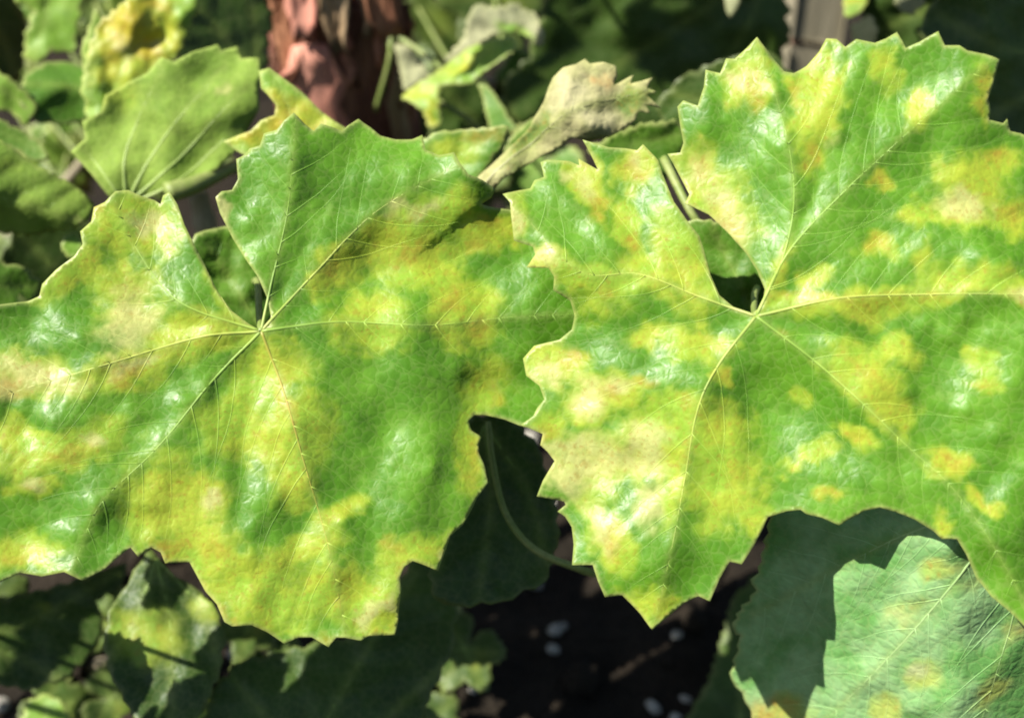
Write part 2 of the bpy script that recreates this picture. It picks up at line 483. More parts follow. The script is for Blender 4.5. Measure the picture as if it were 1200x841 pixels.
    bo = blob_mask(wp, org); mo = ss(bo + .6 * jit * ss(bo, 0, .4), .10, 1.0) * (.55 + .45 * ss(f4, -.3, .5))
    col = mixv(col, A['org'], np.clip(mo, 0, 1) * .50)
    col = mixv(col, A['org'] * .75, .45 * my * ss(f4 + .5 * f2, .45, .95))
    col = mixv(col, np.array((.32, .40, .09)), .30 * np.exp(-(dv / 5) ** 2))
    col = mixv(col, A['edge'], mat['ea'] * np.exp(-(de / edge_px) ** 2))
    sk = me.attributes.new('sick', 'FLOAT', 'POINT'); sk.data.foreach_set('value', np.clip(my + .5 * mo, 0, 1).astype(np.float32))
    at_ = me.attributes.new('tint', 'FLOAT_COLOR', 'POINT')
    at_.data.foreach_set('color', np.c_[np.clip(col, .003, .9), np.ones(len(col))].astype(np.float32).ravel())
    so = bl.modifiers.new('thickness', 'SOLIDIFY'); so.thickness = thick; so.offset = -1; so.material_offset = 1; so.material_offset_rim = 0
    paths = []
    for i, L in enumerate(lines):
        paths.append(smooth_path(L, max(12, int(np.linalg.norm(L[-1] - L[0]) / 7))))
        paths += sides[i]
    if paths:
        kd = KDTree(len(p2))
        for i, (x, y) in enumerate(p2.tolist()): kd.insert((x, y, 0), i)
        kd.balance()
        cat_ = np.vstack(paths)
        allc = col[[kd.find((x, y, 0))[1] for x, y in cat_.tolist()]]
        ends = np.cumsum([len(x) for x in paths])[:-1]
        cuts = iter(zip(np.split(place(cat_) - origin, ends), np.split(allc, ends)))
        for i, L in enumerate(lines):
            q, c = next(cuts); t = np.linspace(0, 1, len(q))
            v, f = tube(q - nw * .00012, vr * (.00056 * (1 - t) ** 1.2 + .00007), 6, .6, nw)
            vo_ = mesh_obj('vein', v, f, VEIN_SKIN, root)
            tint_vein(vo_, c, 6, vmats[i] if vmats else M_VEIN, .42)
            av, af, ac = [], [], []
            for _s in sides[i]:
                q, c = next(cuts); t = np.linspace(0, 1, len(q))
                v, f = tube(q + nw * .00002, vr * (.00016 * (1 - t) + .00006), 5, .6, nw)
                k = len(av); av += v; af += [tuple(x + k for x in ff_) for ff_ in f]; ac.append(c)
            if av:
                sv = mesh_obj('side_veins', av, af, VEIN_SKIN, vo_); sv['kind'] = 'stuff'
                tint_vein(sv, np.vstack(ac), 5, smat or M_VEIN, .16)
    if petiole is not None:
        path = [origin] + [W(*q) for q in petiole]
        path = smooth_path(np.array(path), 18) - origin
        v, f = tube(path, np.linspace(.0013, .0017, len(path)) * max(.7, vr), 8)
        mesh_obj('petiole', v, f, M_PET, root)
    return root

# ------------------------------------------------------------------ the ground
M_SOIL = plain_mat('dark_soil', (.015, .012, .008), (.028, .021, .014), 35, .95, 1.0, .01, 6, spec=.15)
def soil_h(x, y):
    return .012 * mnoise.fractal(Vector((x * 9, y * 9, .3)), 1, 2, 4) + .004 * mnoise.fractal(Vector((x * 40, y * 40, 2.3)), 1, 2, 3)
def axis_vals(lo, hi, far, n):
    mid = np.linspace(lo, hi, n); o = np.geomspace(.05, far, 14)
    return np.r_[(lo - o)[::-1], mid, hi + o]
xs = axis_vals(-.75, .75, 90, 110); ys = axis_vals(-.05, 1.6, 90, 120)
gv = []
for y in ys:
    for x in xs:
        near = abs(x) < 1.2 and -.5 < y < 2
        gv.append((x, y, soil_h(x, y) if near else 0.0))
nx = len(xs)
gf = [(j * nx + i, j * nx + i + 1, (j + 1) * nx + i + 1, (j + 1) * nx + i) for j in range(len(ys) - 1) for i in range(nx - 1)]
tag(mesh_obj('ground', gv, gf, M_SOIL), 'dark crumbly vineyard soil in deep shade', kind='structure')

def lump(center, r, rnd, squash=.7, detail=1):
    """one irregular stone or clod: verts, faces"""
    V = []; Fc = []
    nu, nvv = (8, 5) if detail else (6, 4)
    ph = rnd.uniform(0, 99); ax = [rnd.uniform(.75, 1.25) for _ in range(3)]
    V.append((0, 0, 1))
    for j in range(1, nvv):
        th = math.pi * j / nvv
        for i in range(nu):
            a = 2 * math.pi * (i + .5 * (j % 2)) / nu
            V.append((math.sin(th) * math.cos(a), math.sin(th) * math.sin(a), math.cos(th)))
    V.append((0, 0, -1))
    for i in range(nu): Fc.append((0, 1 + i, 1 + (i + 1) % nu))
    for j in range(nvv - 2):
        for i in range(nu):
            a = 1 + j * nu + i; b = 1 + j * nu + (i + 1) % nu
            Fc.append((a, a + nu, b + nu, b))
    e = 1 + (nvv - 2) * nu; last = len(V) - 1
    for i in range(nu): Fc.append((e + i, last, e + (i + 1) % nu))
    out = []
    for v in V:
        k = 1 + .35 * mnoise.noise(Vector(v) * 1.6 + Vector((ph, 0, 0)))
        out.append((center[0] + v[0] * r * k * ax[0], center[1] + v[1] * r * k * ax[1], center[2] + v[2] * r * k * ax[2] * squash))
    return out, Fc

rnd = random.Random(5)
cv, cf = [], []
for _ in range(1500):
    x, y = rnd.uniform(-.5, .6), rnd.uniform(.1, 1.15)
    r = rnd.choice([.002, .003, .004, .006, .009]) * rnd.uniform(.7, 1.2)
    v, f = lump((x, y, soil_h(x, y) + r * .3), r, rnd, .7, 0)
    k = len(cv); cv += v; cf += [tuple(a + k for a in q) for q in f]
tag(mesh_obj('soil_clods', cv, cf, M_SOIL, smooth=False), 'loose clods and crumbs of dark soil lying on the ground', 'soil', kind='stuff')

def ground_point(px, py):
    r = ray((px, py))[0]; d = r[0] * Rt + r[1] * Up + r[2] * Fw
    t = -CAM_H / d[2]; p = CAM + d * t
    return p

# ------------------------------------------------------------------ vine trunk
M_BARK = plain_mat('dark_bark', (.20, .085, .058), (.36, .17, .115), 55, .9, 1.0, .006, 6, (1, 1, .28), .2, (.28, .15, .10))
M_BK = [plain_mat('bark_salmon', (.66, .27, .19), (.75, .36, .26), 60, .8, .4, .002, 4, (1, 1, .3), .2),
        plain_mat('bark_tan', (.36, .24, .13), (.48, .35, .21), 170, .85, .9, .004, 5, (1, 1, .1), .2),
        plain_mat('bark_rust', (.32, .13, .07), (.46, .22, .12), 170, .85, .9, .004, 5, (1, 1, .1), .2),
        plain_mat('bark_brown', (.20, .09, .06), (.34, .17, .11), 170, .9, .9, .004, 5, (1, 1, .1), .2)]
TB = W(374, 70, .655)                                 # a point on the trunk's axis at the height seen in the photo
tx, ty = TB[0], TB[1]
trunk = empty('grapevine', (tx, ty, 0))
tag(trunk, 'reddish-brown grapevine trunk with flaking bark and a bare salmon patch', 'vine trunk')
def trunk_r(a, z):
    return .030 * (1 + .16 * math.sin(a * 3 + z * 9) + .22 * mnoise.fractal(Vector((math.cos(a) * 1.6, math.sin(a) * 1.6, z * 5)), 1, 2, 3)) * (1.12 - .25 * min(z, .6)) + .012 * math.exp(-z / .05)
def trunk_c(z):
    return np.array([.010 * math.sin(z * 6) - .035 * (z - TB[2]), .012 * math.cos(z * 5)])
zv = np.linspace(-.02, .40, 60); na = 56
tv = []
for z in zv:
    c = trunk_c(z)
    for i in range(na):
        a = 2 * math.pi * i / na; r = trunk_r(a, max(z, 0)) * (1 + .10 * mnoise.noise(Vector((a * 9, z * 14, 1))))
        tv.append((c[0] + r * math.cos(a), c[1] + r * math.sin(a), z))
tf = [(j * na + i, j * na + (i + 1) % na, (j + 1) * na + (i + 1) % na, (j + 1) * na + i) for j in range(len(zv) - 1) for i in range(na)]
tf.append(tuple(range((len(zv) - 1) * na, len(zv) * na)))
mesh_obj('stem', tv, tf, M_BARK, trunk)
def bark_piece(a0, z0, wa, hz, lift, mat, seed, curlk=.5, name='bark_strip'):
    r_ = random.Random(seed); nu, nv = 6, 9; V = []; Fc = []
    for side in (1, 0):
        for j in range(nv):
            t = j / (nv - 1); z = z0 + (t - .5) * hz; c = trunk_c(z)
            half = wa * (math.sin(math.pi * (.08 + .84 * t)) ** .6) * (1 + .5 * mnoise.noise(Vector((t * 7, seed * 1.3, 0))))
            off = .10 * mnoise.noise(Vector((t * 3, seed * 2.1, 5)))
            for i in range(nu):
                u = i / (nu - 1) * 2 - 1
                a = a0 + off + u * half
                r = trunk_r(a, z) + lift * (.35 + curlk * abs(2 * t - 1) ** 2 + .35 * u * u) + .003 * mnoise.noise(Vector((u * 2, t * 6, seed * 1.7)))
                r -= 0 if side else .0022
                V.append((c[0] + r * math.cos(a), c[1] + r * math.sin(a), z))
    o = nu * nv
    for j in range(nv - 1):
        for i in range(nu - 1):
            a = j * nu + i
            Fc.append((a, a + 1, a + nu + 1, a + nu)); Fc.append((o + a, o + a + nu, o + a + nu + 1, o + a + 1))
    ring = [i for i in range(nu)] + [j * nu + nu - 1 for j in range(1, nv)] + [(nv - 1) * nu + i for i in range(nu - 2, -1, -1)] + [j * nu for j in range(nv - 2, 0, -1)]
    for k in range(len(ring)):
        a, b = ring[k], ring[(k + 1) % len(ring)]
        Fc.append((a, o + a, o + b, b))
    return mesh_obj(name, V, Fc, mat, trunk)
FRONT = -math.pi / 2
rb = random.Random(11)
bp_ = bark_piece(FRONT - .25, TB[2] - .022, .46, .085, .012, M_BK[0], 3, .05, 'inner_bark'); bp_['label'] = 'smooth bare salmon-pink inner bark'
bark_piece(FRONT + .98, TB[2] - .025, .16, .085, .010, M_BK[1], 4)
bark_piece(FRONT + .20, TB[2] + .055, .24, .075, .012, M_BK[1], 5)
bark_piece(FRONT + .72, TB[2] + .06, .20, .07, .014, M_BK[2], 6)
bark_piece(FRONT + 1.05, TB[2] + .075, .20, .06, .022, M_BK[1], 7, .9)
bark_piece(FRONT - .25, TB[2] + .055, .22, .06, .010, M_BK[0], 8)
bark_piece(FRONT - .55, TB[2] + .03, .14, .055, .008, M_BK[2], 9)
for k in range(130):
    ba, bz = rb.uniform(-1.5, 1.6), rb.uniform(-.12, .26)
    if abs(ba + .2) < .42 and -.075 < bz < .02: continue                 # the bare patch
    bark_piece(FRONT + ba, TB[2] + bz, rb.uniform(.035, .13), rb.uniform(.015, .06), rb.uniform(.001, .006),
               rb.choice([M_BK[1], M_BK[2], M_BK[2], M_BK[3], M_BK[3], M_BK[0]]), 20 + k, rb.uniform(.1, 1.2))

# ------------------------------------------------------------------ the two big leaves
LEFT = [(305,388),(293,381),(273,366),(256,343),(240,310),(226,283),(216,263),(208,240),(198,224),(190,228),(187,238),(180,233),(163,228),(150,222),(135,224),(123,237),(110,243),(107,260),(95,272),(98,287),(88,301),(66,317),(50,333),(46,347),(33,353),(0,358),
 (-30,366),(-62,380),(-74,402),(-68,430),(-88,458),(-80,500),(-94,540),(-104,600),(-130,640),(-128,690),(-142,730),(-112,772),(-80,800),(-62,770),(-40,748),(-26,712),(-8,690),(0,682),(22,671),(48,675),(77,669),(98,679),(122,667),(140,651),(153,641),(162,652),(177,641),(188,647),(193,660),(221,659),(230,675),(240,693),(254,708),(263,728),(272,733),(295,732),(313,741),(333,755),  # unseen lower-left lobe drawn out to shade the leaves below
 (350,747),(365,746),(385,757),(394,746),(404,746),(423,750),(432,745),(463,744),(467,728),(467,712),(470,690),(468,675),(474,663),(483,656),(497,661),(513,668),(518,655),(523,643),(528,628),(543,615),(553,597),(559,584),(573,566),(568,543),(563,532),(562,521),(566,512),(554,504),(551,493),(557,486),(571,486),(593,491),(610,498),(628,503),
 (648,486),(668,455),(690,425),(702,385),(694,335),(672,292),(640,262),(605,245),(583,243),(563,241),(575,233),(580,223),(563,215),(546,210),(536,197),(530,183),(513,185),(498,177),(495,158),(483,163),(463,163),(446,158),(435,148),(420,138),(407,148),(401,155),(393,152),(376,148),(368,157),(358,150),(345,137),(333,147),(325,157),(310,160),(305,173),(293,175),(287,182),(277,187),(279,210),(272,223),(260,225),(253,232),(258,250),(273,280),(287,303),(303,326),(315,353),(318,372),(316,383)]
LV = [[(307,389),(335,465),(356,540),(385,640),(405,742)],
      [(307,389),(400,378),(500,382),(590,372),(690,368)],
      [(307,389),(318,335),(338,245),(347,145)],
      [(307,389),(365,325),(440,250),(535,198)],
      [(307,389),(230,397),(120,430),(10,462),(-80,500)],
      [(307,389),(215,357),(165,300),(135,235)],
      [(307,389),(255,440),(190,520),(120,590),(85,668)]]
LY = [(150,262,60,36),(82,318,48,22,-35,.9),(150,350,45,45,0,.8),(225,392,75,26,-12,1),(165,425,75,24,-22,1),(40,440,70,26,10,.9),(18,515,26,26,0,.95),(75,528,75,22,-15,1),(40,567,34,12,-10,.7),(28,648,48,20,0,.95),(122,510,36,16,-25,.9),
      (198,590,52,52,20,1),(232,650,55,44,40,1),(245,580,28,24),(300,692,66,42,20,1),(400,695,110,36,0,.8),(440,715,60,30,0,1),(495,650,52,20,-10,.95),(320,440,36,44,60,1),(280,497,46,36,-10,1),(338,505,48,50,60,1),(345,562,26,30,0,.9),
      (395,603,40,12,-30,.8),(345,650,66,18,-28,.85),(435,375,44,36,0,1),(395,312,36,22,-45,1),(470,275,58,28,-40,1),(500,308,52,30,-35,.95),(515,250,46,20,-20,.9),(540,362,46,40,30,1),(567,270,42,24,0,.9),(600,262,24,16),(572,452,28,32,0,.8),(553,520,14,70,0,.75),(305,360,10,30,-20,.8),(265,345,12,40,-30,.9),(312,420,14,30,0,.9)]
LP = [(178,262,26,15,20),(152,378,34,46,20,.95),(40,440,55,20,10,1),(160,428,44,11,-20,.8),(247,585,15,13),(500,246,24,8,-25,.8),(465,245,20,12,0,.8),(445,708,42,9,-42,.9),(38,566,16,7),(112,515,14,9),(12,455,18,16),(205,240,8,16,0,.7),(500,600,6,10,0,.4),(515,650,7,14,10,.9),(262,250,8,30,-20,.8)]
LO = [(115,245,18,9,0,.9),(190,268,12,6,0,.5),(150,441,15,8),(215,412,12,8,0,.6),(14,455,22,16,0,.9),(85,532,36,9,-15,.8),(195,642,20,11),(252,645,22,8,0,.8),(255,712,36,7,50,.9),(15,655,18,12,0,.7),(330,440,10,14,0,.6),(388,316,15,9,-40),(480,298,30,10,-40,.8),(531,352,22,14,-50,1),(560,378,15,13,0,1),(560,287,14,8,0,.7),(574,257,15,8),(585,465,9,14,0,.8),(462,642,17,9,0,.8),(384,752,12,6),(334,470,6,24,-18,1),(300,500,10,6,0,.5),(118,598,10,6,0,.3),(470,668,8,8,0,.9),(160,235,20,7,0,.5),(553,545,6,34,0,.7)]
LG = [(60,383,26),(88,395,14),(42,480,18),(20,475,12),(100,588,28,.8),(45,612,20),(75,620,16),(300,580,22,1.1),(262,460,16,1.2),(235,452,12),(290,610,14),(440,205,24,.8),(420,255,18,1),(470,200,20,.8),(530,200,26,.7),(285,255,14,1.2),(293,300,14,1),(528,425,14,.8),(500,545,10,1.2),(455,540,8),(395,605,12,1.2),(420,590,10,1.2),(285,648,12),(290,690,14,1.1),(440,700,16,1.1),(160,590,14),(205,465,12),(150,480,12)]
leaf('grape_leaf', 'large yellow-blotched vine leaf in the left half, its right lobe under the neighbouring leaf', LEFT, .41, M_MAIN, tilt=(-.05, .05),
     center=(310, 440), veins=LV, vmats=[M_VEINR, M_VEIN, M_VEIN, M_VEINY, M_VEINY, M_VEIN, M_VEIN], step=4.2, yel=LY, pal=LP, org=LO, gloss=LG,
     bumps=[(600, 360, 110, -.006), (500, 430, 60, .003), (440, 720, 60, -.004), (150, 240, 60, -.004), (575, 215, 70, .003), (30, 640, 80, -.003)],
     steps=[([(582, 224), (562, 241), (540, 254), (516, 271), (496, 288), (470, 313)], .0014, 6, .7)],
     ridge=.0035, ridge_w=45, wave=.0048, wave_s=130, groove=.00014, smat=M_VEINS, spacing=36, slen=150, seed=3, petiole=[(304, 372, .425), (302, 330, .45), (300, 330, .50), (330, 300, .54)], edge_px=3, vr=.85)

RIGHT = [(893,359),(896,340),(887,318),(874,297),(853,273),(831,252),(812,243),(803,239),(808,228),(797,207),(788,190),(782,180),(797,179),(801,168),(797,147),(794,126),(801,119),(818,126),(825,104),(827,83),(844,87),(851,70),(861,70),(876,57),(887,45),(900,61),(919,85),(930,87),(945,78),(960,61),(968,46),(980,47),(990,57),(1003,48),(1024,53),(1037,48),(1050,40),(1060,59),(1075,53),(1097,41),(1105,57),(1122,57),(1131,63),(1152,66),(1170,72),(1167,83),(1163,100),(1157,117),(1161,130),(1159,140),(1178,143),(1182,138),(1187,151),(1200,153),
 (1225,163),(1240,190),(1262,200),(1270,240),(1292,260),(1285,300),(1304,340),(1290,400),(1312,450),(1300,500),(1292,560),(1304,620),(1280,680),(1264,720),(1235,762),(1215,745),(1200,733),(1184,717),(1162,699),(1144,676),(1132,649),(1121,631),(1103,631),(1094,622),(1071,608),(1049,599),(1031,594),(1013,598),(998,606),(983,615),(963,606),(945,602),(938,597),(922,599),(900,606),(893,622),(883,640),(869,661),(855,658),(843,679),(832,705),(818,699),(802,707),(764,738),(750,719),(729,697),(709,699),(701,679),(695,661),(671,661),(672,638),(669,618),(661,606),(652,600),(662,592),(660,588),(628,582),(636,563),(650,540),(642,529),(634,521),(637,508),(612,497),(626,487),(630,478),(638,468),(632,452),(616,440),(612,420),(625,405),(655,398),(670,386),(674,370),(670,353),(651,341),(653,326),(647,316),(620,315),(631,300),(628,291),(606,284),(604,263),(602,240),(593,230),(610,225),(623,222),(627,212),(638,208),(633,190),(641,187),(667,188),(678,193),(677,185),(700,198),(690,177),(682,163),(713,172),(733,173),(746,175),(753,168),(771,187),(776,203),(790,237),(806,260),(820,277),(826,297),(833,323),(843,346),(863,363),(881,368)]
RV = [[(886,371),(842,428),(818,480),(803,560),(788,640),(766,733)],
      [(886,371),(820,348),(750,322),(680,318),(600,234)],
      [(886,371),(925,295),(990,225),(1060,160),(1160,72)],
      [(886,371),(918,300),(930,230),(918,150),(888,50)],
      [(886,371),(985,350),(1100,345),(1200,345),(1295,340)],
      [(886,371),(965,432),(1060,520),(1130,590),(1230,752)]]
RY = [(608,258,13,36,0,.9),(642,310,24,20),(690,215,18,44,-25),(746,198,24,28),(736,272,15,36,-15,.95),(700,327,62,15,10,.95),(762,322,42,20,20,.9),(800,312,28,60,-22,1),(840,240,52,36,50,1),(815,192,26,24),(872,98,24,30),(886,82,22,32,0,.9),(958,112,28,62,5,1),(950,185,15,24,0,.9),(1036,82,19,24),(1075,132,15,24),(1150,115,12,36,0,.7),(1140,215,46,32,20,1),(1178,185,26,16,0,.9),(1130,250,42,18,0,.9),(1190,252,22,26,0,.8),(1080,250,32,14,-10,.95),(1028,290,22,14,0,.85),(1030,215,13,12,0,.7),(1080,310,13,32,0,.8),(1130,330,58,18,0,.95),(1000,356,88,14,0,1),(950,330,24,14,-40,.8),(1012,366,28,16),(1062,347,52,12,0,.9),(1200,342,22,16),(1052,412,26,19),(1150,424,19,16),(1152,450,19,11),(1012,440,50,28,35,1),(1045,482,32,24,40,.95),(1006,512,30,10,25,.95),(958,530,32,11,-15,.8),(940,465,13,11,0,.6),(1112,542,30,15,15,1),(1150,586,28,9,35,.9),(1103,615,11,18,0,.9),(972,575,17,9,0,.8),(930,545,16,12,0,.8),(810,400,48,18,10,.95),(765,395,26,12,0,.9),(846,440,11,11,0,.8),(795,468,26,14,0,.9),(832,505,50,34,20,1),(850,560,44,56,10,.95),(882,600,18,30,0,.9),(765,520,44,44),(720,460,32,24),(690,470,32,32),(645,428,40,26),(700,540,66,28),(645,500,18,16),(720,640,22,32),(700,590,26,40,0,.6),(760,712,36,24,0,.9),(792,545,16,62,5,1),(905,330,10,44,25,.7),(935,95,14,20,0,.6),(700,350,40,30,0,.6)]
RP = [(868,92,16,13),(815,195,20,24,0,.9),(852,252,22,46,-30,.85),(690,540,48,30),(750,530,38,38,0,.85),(690,465,24,24),(722,450,18,10),(645,440,26,14,0,.8),(1130,240,36,18,0,.95),(643,303,13,13),(606,262,9,32),(712,628,16,22),(665,560,28,24,0,.9),(760,590,20,30,0,.8),(665,205,12,10,0,.6),(745,190,12,14,0,.6),(1195,345,16,12,0,.7),(690,225,10,30,-25,.6),(975,165,8,10,0,.5),(700,600,20,26,0,.6)]
RO = [(745,203,15,15),(702,245,13,20,0,.9),(740,285,9,15,0,.9),(706,346,10,8,0,.8),(825,195,13,13,0,.7),(950,187,10,18),(884,110,8,28,0,.9),(935,110,8,20,0,.8),(1030,215,11,11,0,1),(1028,290,17,11,0,.9),(1152,110,9,28,0,1),(1170,180,18,9,0,.8),(1190,250,16,12),(948,348,44,6,0,.9),(1012,432,34,7,40,1),(1110,540,24,7,30,.9),(1150,582,16,5,35,.9),(971,575,12,7,0,1),(670,415,16,14,0,1),(716,460,12,12,0,.9),(755,450,13,9),(640,505,12,9,0,.9),(722,635,11,22,0,.9),(805,520,5,40,8,.8),(1150,452,16,5),(1082,345,30,6,0,.5),(850,262,30,6,45,.8),(848,440,8,8,0,.7),(840,500,10,5,0,.5),(860,560,16,12,0,.6),(832,398,8,10,0,.6),(1000,512,14,5,0,.7),(915,390,12,8,30,.7),(806,468,8,10,0,.9),(800,310,14,20,0,.5)]
RG = [(640,212,16),(662,232,20,.9),(700,285,24),(690,262,16),(815,140,22,.9),(822,112,14),(890,190,22,.9),(905,170,14),(975,160,10),(1062,190,12),(1130,290,30,.9),(1165,300,24),(1190,280,18),(1100,390,14,1.2),(1120,370,10),(1150,390,14),(1180,450,16),(1160,500,16),(1190,540,22,1.1),(1170,570,16),(680,482,20,.9),(720,510,18),(650,560,20),(700,570,24,.9),(745,560,14),(690,610,14),(760,660,14),(1060,455,10),(1120,480,12),(1140,410,10),(1075,380,10),(900,110,10),(740,340,14)]
leaf('grape_leaf', 'large mottled vine leaf filling the right half, lying over the left leaf', RIGHT, .392, M_MAIN, tilt=(.03, .03),
     center=(920, 380), veins=RV, vmats=[M_VEINY, M_VEINY, M_VEIN, M_VEIN, M_VEINY, M_VEIN], step=4.2, yel=RY, pal=RP, org=RO, gloss=RG,
     bumps=[(600, 240, 90, .002), (1260, 700, 110, -.004), (1240, 200, 110, -.006), (765, 730, 60, -.003), (960, 520, 90, -.003), (920, 480, 60, -.002), (640, 420, 60, -.002)],
     ridge=.0045, ridge_w=50, wave=.0040, wave_s=130, groove=.00014, smat=M_VEINS, spacing=38, slen=170, seed=8, petiole=[(884, 362, .41), (886, 340, .44), (900, 330, .49), (960, 320, .55)], edge_px=3, vr=.85)

# ------------------------------------------------------------------ leaf below on the right
LOWR = [(905,590),(893,657),(882,683),(888,690),(870,713),(858,733),(868,743),(867,760),(862,777),(857,793),(870,810),(880,832),(886,852),(902,872),(930,905),(1000,935),(1100,955),(1220,935),(1290,885),(1310,780),(1265,690),(1205,610),(1120,560),(1040,550),(960,560)]
leaf('grape_leaf', 'bluish-green vine leaf at the lower right corner, half in serrated shadow', serrate(LOWR, 18, 4, 4), .399, M_BLUE, tilt=(-.50, -.74), center=(1060, 620), folds=[(1300, 645, 860, 600, .9), (1120, 500, 1120, 400, 1.0)],
     veins=[[(1180,600),(1120,680),(1050,760),(960,850),(915,885)], [(1180,600),(1080,620),(990,660),(880,720)], [(1180,600),(1180,700),(1160,800),(1120,930)], [(1180,600),(1240,680),(1280,800)]],
     step=5, yel=[(1100,665,18,14),(1065,715,30,18,-30,.6),(1130,690,24,10,0,.5),(1080,790,20,16),(1040,830,18,18),(1155,830,16,14),(1190,765,20,14),(920,835,30,20)], pal=[(1075,785,14,10),(1060,720,20,10,0,.6),(1190,765,16,10,0,.8)], org=[(905,838,34,22),(1070,730,10,8,0,.4)],
     gloss=[(1060,690,18),(1120,720,22),(1000,790,18),(1150,790,24),(1060,820,16),(1180,720,18),(1100,630,16)], ridge=.0006, wave=.0012, wave_s=60, seed=12, groove=.00012, smat=M_VEINP, vmats=[M_VEINP] * 4, petiole=[(1180, 590, .46), (1190, 540, .50), (1240, 480, .54)])

# ------------------------------------------------------------------ vine shoots: unseen ones added to cast shade, then small background tangles
def shoot(label, cane_pts, leaves, pals=None, step=9, r0=.0045, full=True):
    base = W(*cane_pts[0]); root = empty('leafy_shoot', base); tag(root, label, 'vine shoot')
    P = smooth_path(np.array([W(*q) for q in cane_pts]), 30) - base
    v, f = tube(P, np.linspace(r0, r0 * .65, 30), 10); mesh_obj('cane', v, f, M_CANE, root)
    for i, (cx, cy, r, rot, D, tl) in enumerate(leaves):
        sd_ = 300 + i + int(abs(cx))
        ol, vn = grape_outline(cx, cy, r, rot, 1, 1, sd_, full)
        j = int(np.argmin(np.linalg.norm(P + base - W(cx, cy, D), axis=1))); pc = P[j] + base
        c_ = to_world(np.zeros((1, 3)))[0]
        rel = pc - CAM; Dz = rel @ Fw; ppx = (600 + (rel @ Rt) / Dz / K, 420.5 - (rel @ Up) / Dz / K, Dz)
        leaf('leaf', None, ol, D, (pals[i % len(pals)] if pals else M_MID), tilt=tl, center=(cx, cy), veins=vn, step=step, side=False, seed=sd_, wave=.0022, wave_s=max(30, r * .6), parent=root,
             yel=[(cx + r * .3, cy + r * .2, r * .25, r * .2, 0, .7)], petiole=[ppx], vr=.8)
    return root
shoot('unseen leafy vine shoot added beyond the top edge to shade the dark leaves', [(-500, -300, .52), (-100, -420, .50), (300, -480, .49), (800, -420, .48), (1150, -260, .48)],  # unseen leaves added out of view to darken the upper right
      [(290, -460, 215, 80, .45, (0, .1)), (70, -500, 125, 200, .455, (0, 0)), (215, -570, 155, 300, .462, (0, 0)), (340, -640, 160, 10, .466, (0, 0)), (430, -560, 200, 20, .46, (0, 0)), (760, -420, 200, 60, .45, (.1, 0)), (960, -270, 165, 20, .455, (0, .1)), (-240, -300, 90, 200, .46, (0, 0)), (610, -520, 170, -40, .47, (.1, .1))])
shoot('unseen leafy vine shoot added beyond the left edge to shade the ground below the left leaf', [(-420, 120, .50), (-330, 300, .48), (-380, 480, .47), (-430, 700, .46)],  # unseen leaves placed to keep sun off the lower left
      [(-150, 605, 85, 10, .392, (0, 0)), (-250, 440, 75, 190, .392, (0, 0)), (-205, 700, 90, 60, .388, (0, 0)), (-95, 715, 85, 10, .425, (0, 0)), (-305, 610, 85, 100, .405, (0, 0)), (-560, 470, 160, 150, .40, (0, 0)), (-400, 740, 130, 80, .41, (0, 0)), (-650, 480, 190, 170, .47, (.1, 0)), (-560, 700, 150, 120, .46, (0, 0)), (-800, 650, 170, 120, .47, (0, 0)), (-360, 430, 100, 200, .43, (0, 0))])
shoot('hidden leafy vine shoot added behind the left big leaf to shade the soil', [(330, 300, .56), (230, 420, .55), (120, 520, .54), (-60, 600, .54)],  # hidden leaves added to block sun from the soil
      [(20, 480, 150, 120, .50, (0, .1)), (150, 520, 135, 70, .50, (.1, 0)), (265, 530, 130, 40, .505, (0, 0)), (-95, 560, 140, 140, .50, (0, 0)), (345, 490, 125, 20, .51, (0, 0)), (-150, 430, 130, 190, .51, (0, 0)), (130, 430, 110, 200, .515, (0, 0)), (90, 570, 100, 250, .495, (0, 0)), (210, 450, 120, 300, .52, (0, 0)), (400, 600, 100, 60, .52, (0, 0)), (445, 545, 95, 150, .52, (0, 0))], [M_SHADED])
shoot('hidden leafy vine shoot added behind the right big leaf to shade the soil', [(1100, 330, .58), (960, 420, .58), (840, 500, .585), (760, 560, .59)],  # hidden leaves added where sun still reached the soil
      [(735, 575, 80, 100, .575, (0, 0)), (790, 520, 100, 30, .56, (0, 0)), (950, 460, 110, 60, .53, (0, 0)), (1060, 420, 100, 200, .53, (0, 0)), (740, 500, 80, 180, .565, (0, 0))], [M_SHADED])
def scatter(n, x0, x1, y0, y1, d0, d1, r0, r1, seed, tmax=.5):
    r_ = random.Random(seed); out = []
    for i in range(n):
        out.append((r_.uniform(x0, x1), r_.uniform(y0, y1), r_.uniform(r0, r1), r_.uniform(0, 360), r_.uniform(d0, d1), (r_.uniform(-tmax, tmax), r_.uniform(-tmax, tmax))))
    return out
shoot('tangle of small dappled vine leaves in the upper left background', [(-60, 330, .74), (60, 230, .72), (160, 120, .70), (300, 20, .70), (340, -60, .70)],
      scatter(30, -30, 330, -20, 340, .69, .77, 34, 62, 71), [M_SHADED, M_MID, M_SHADED, M_LIME, M_SHADED], 8, .003, False)
shoot('small shaded vine leaves behind the dry curled leaf', [(430, 190, .72), (520, 120, .72), (640, 90, .72), (800, 160, .72)],
      scatter(15, 450, 900, -10, 240, .65, .74, 40, 75, 72) + [(490, 10, 85, 40, .76, (.2, 0)), (580, -5, 80, 120, .75, (.2, .1)), (455, 70, 60, 90, .74, (.1, 0)), (620, 115, 75, 10, .7, (.2, 0)), (535, 40, 70, 200, .78, (0, .2))], [M_SHADED, M_SHADED, M_MID, M_SHADED], 8, .003, False)
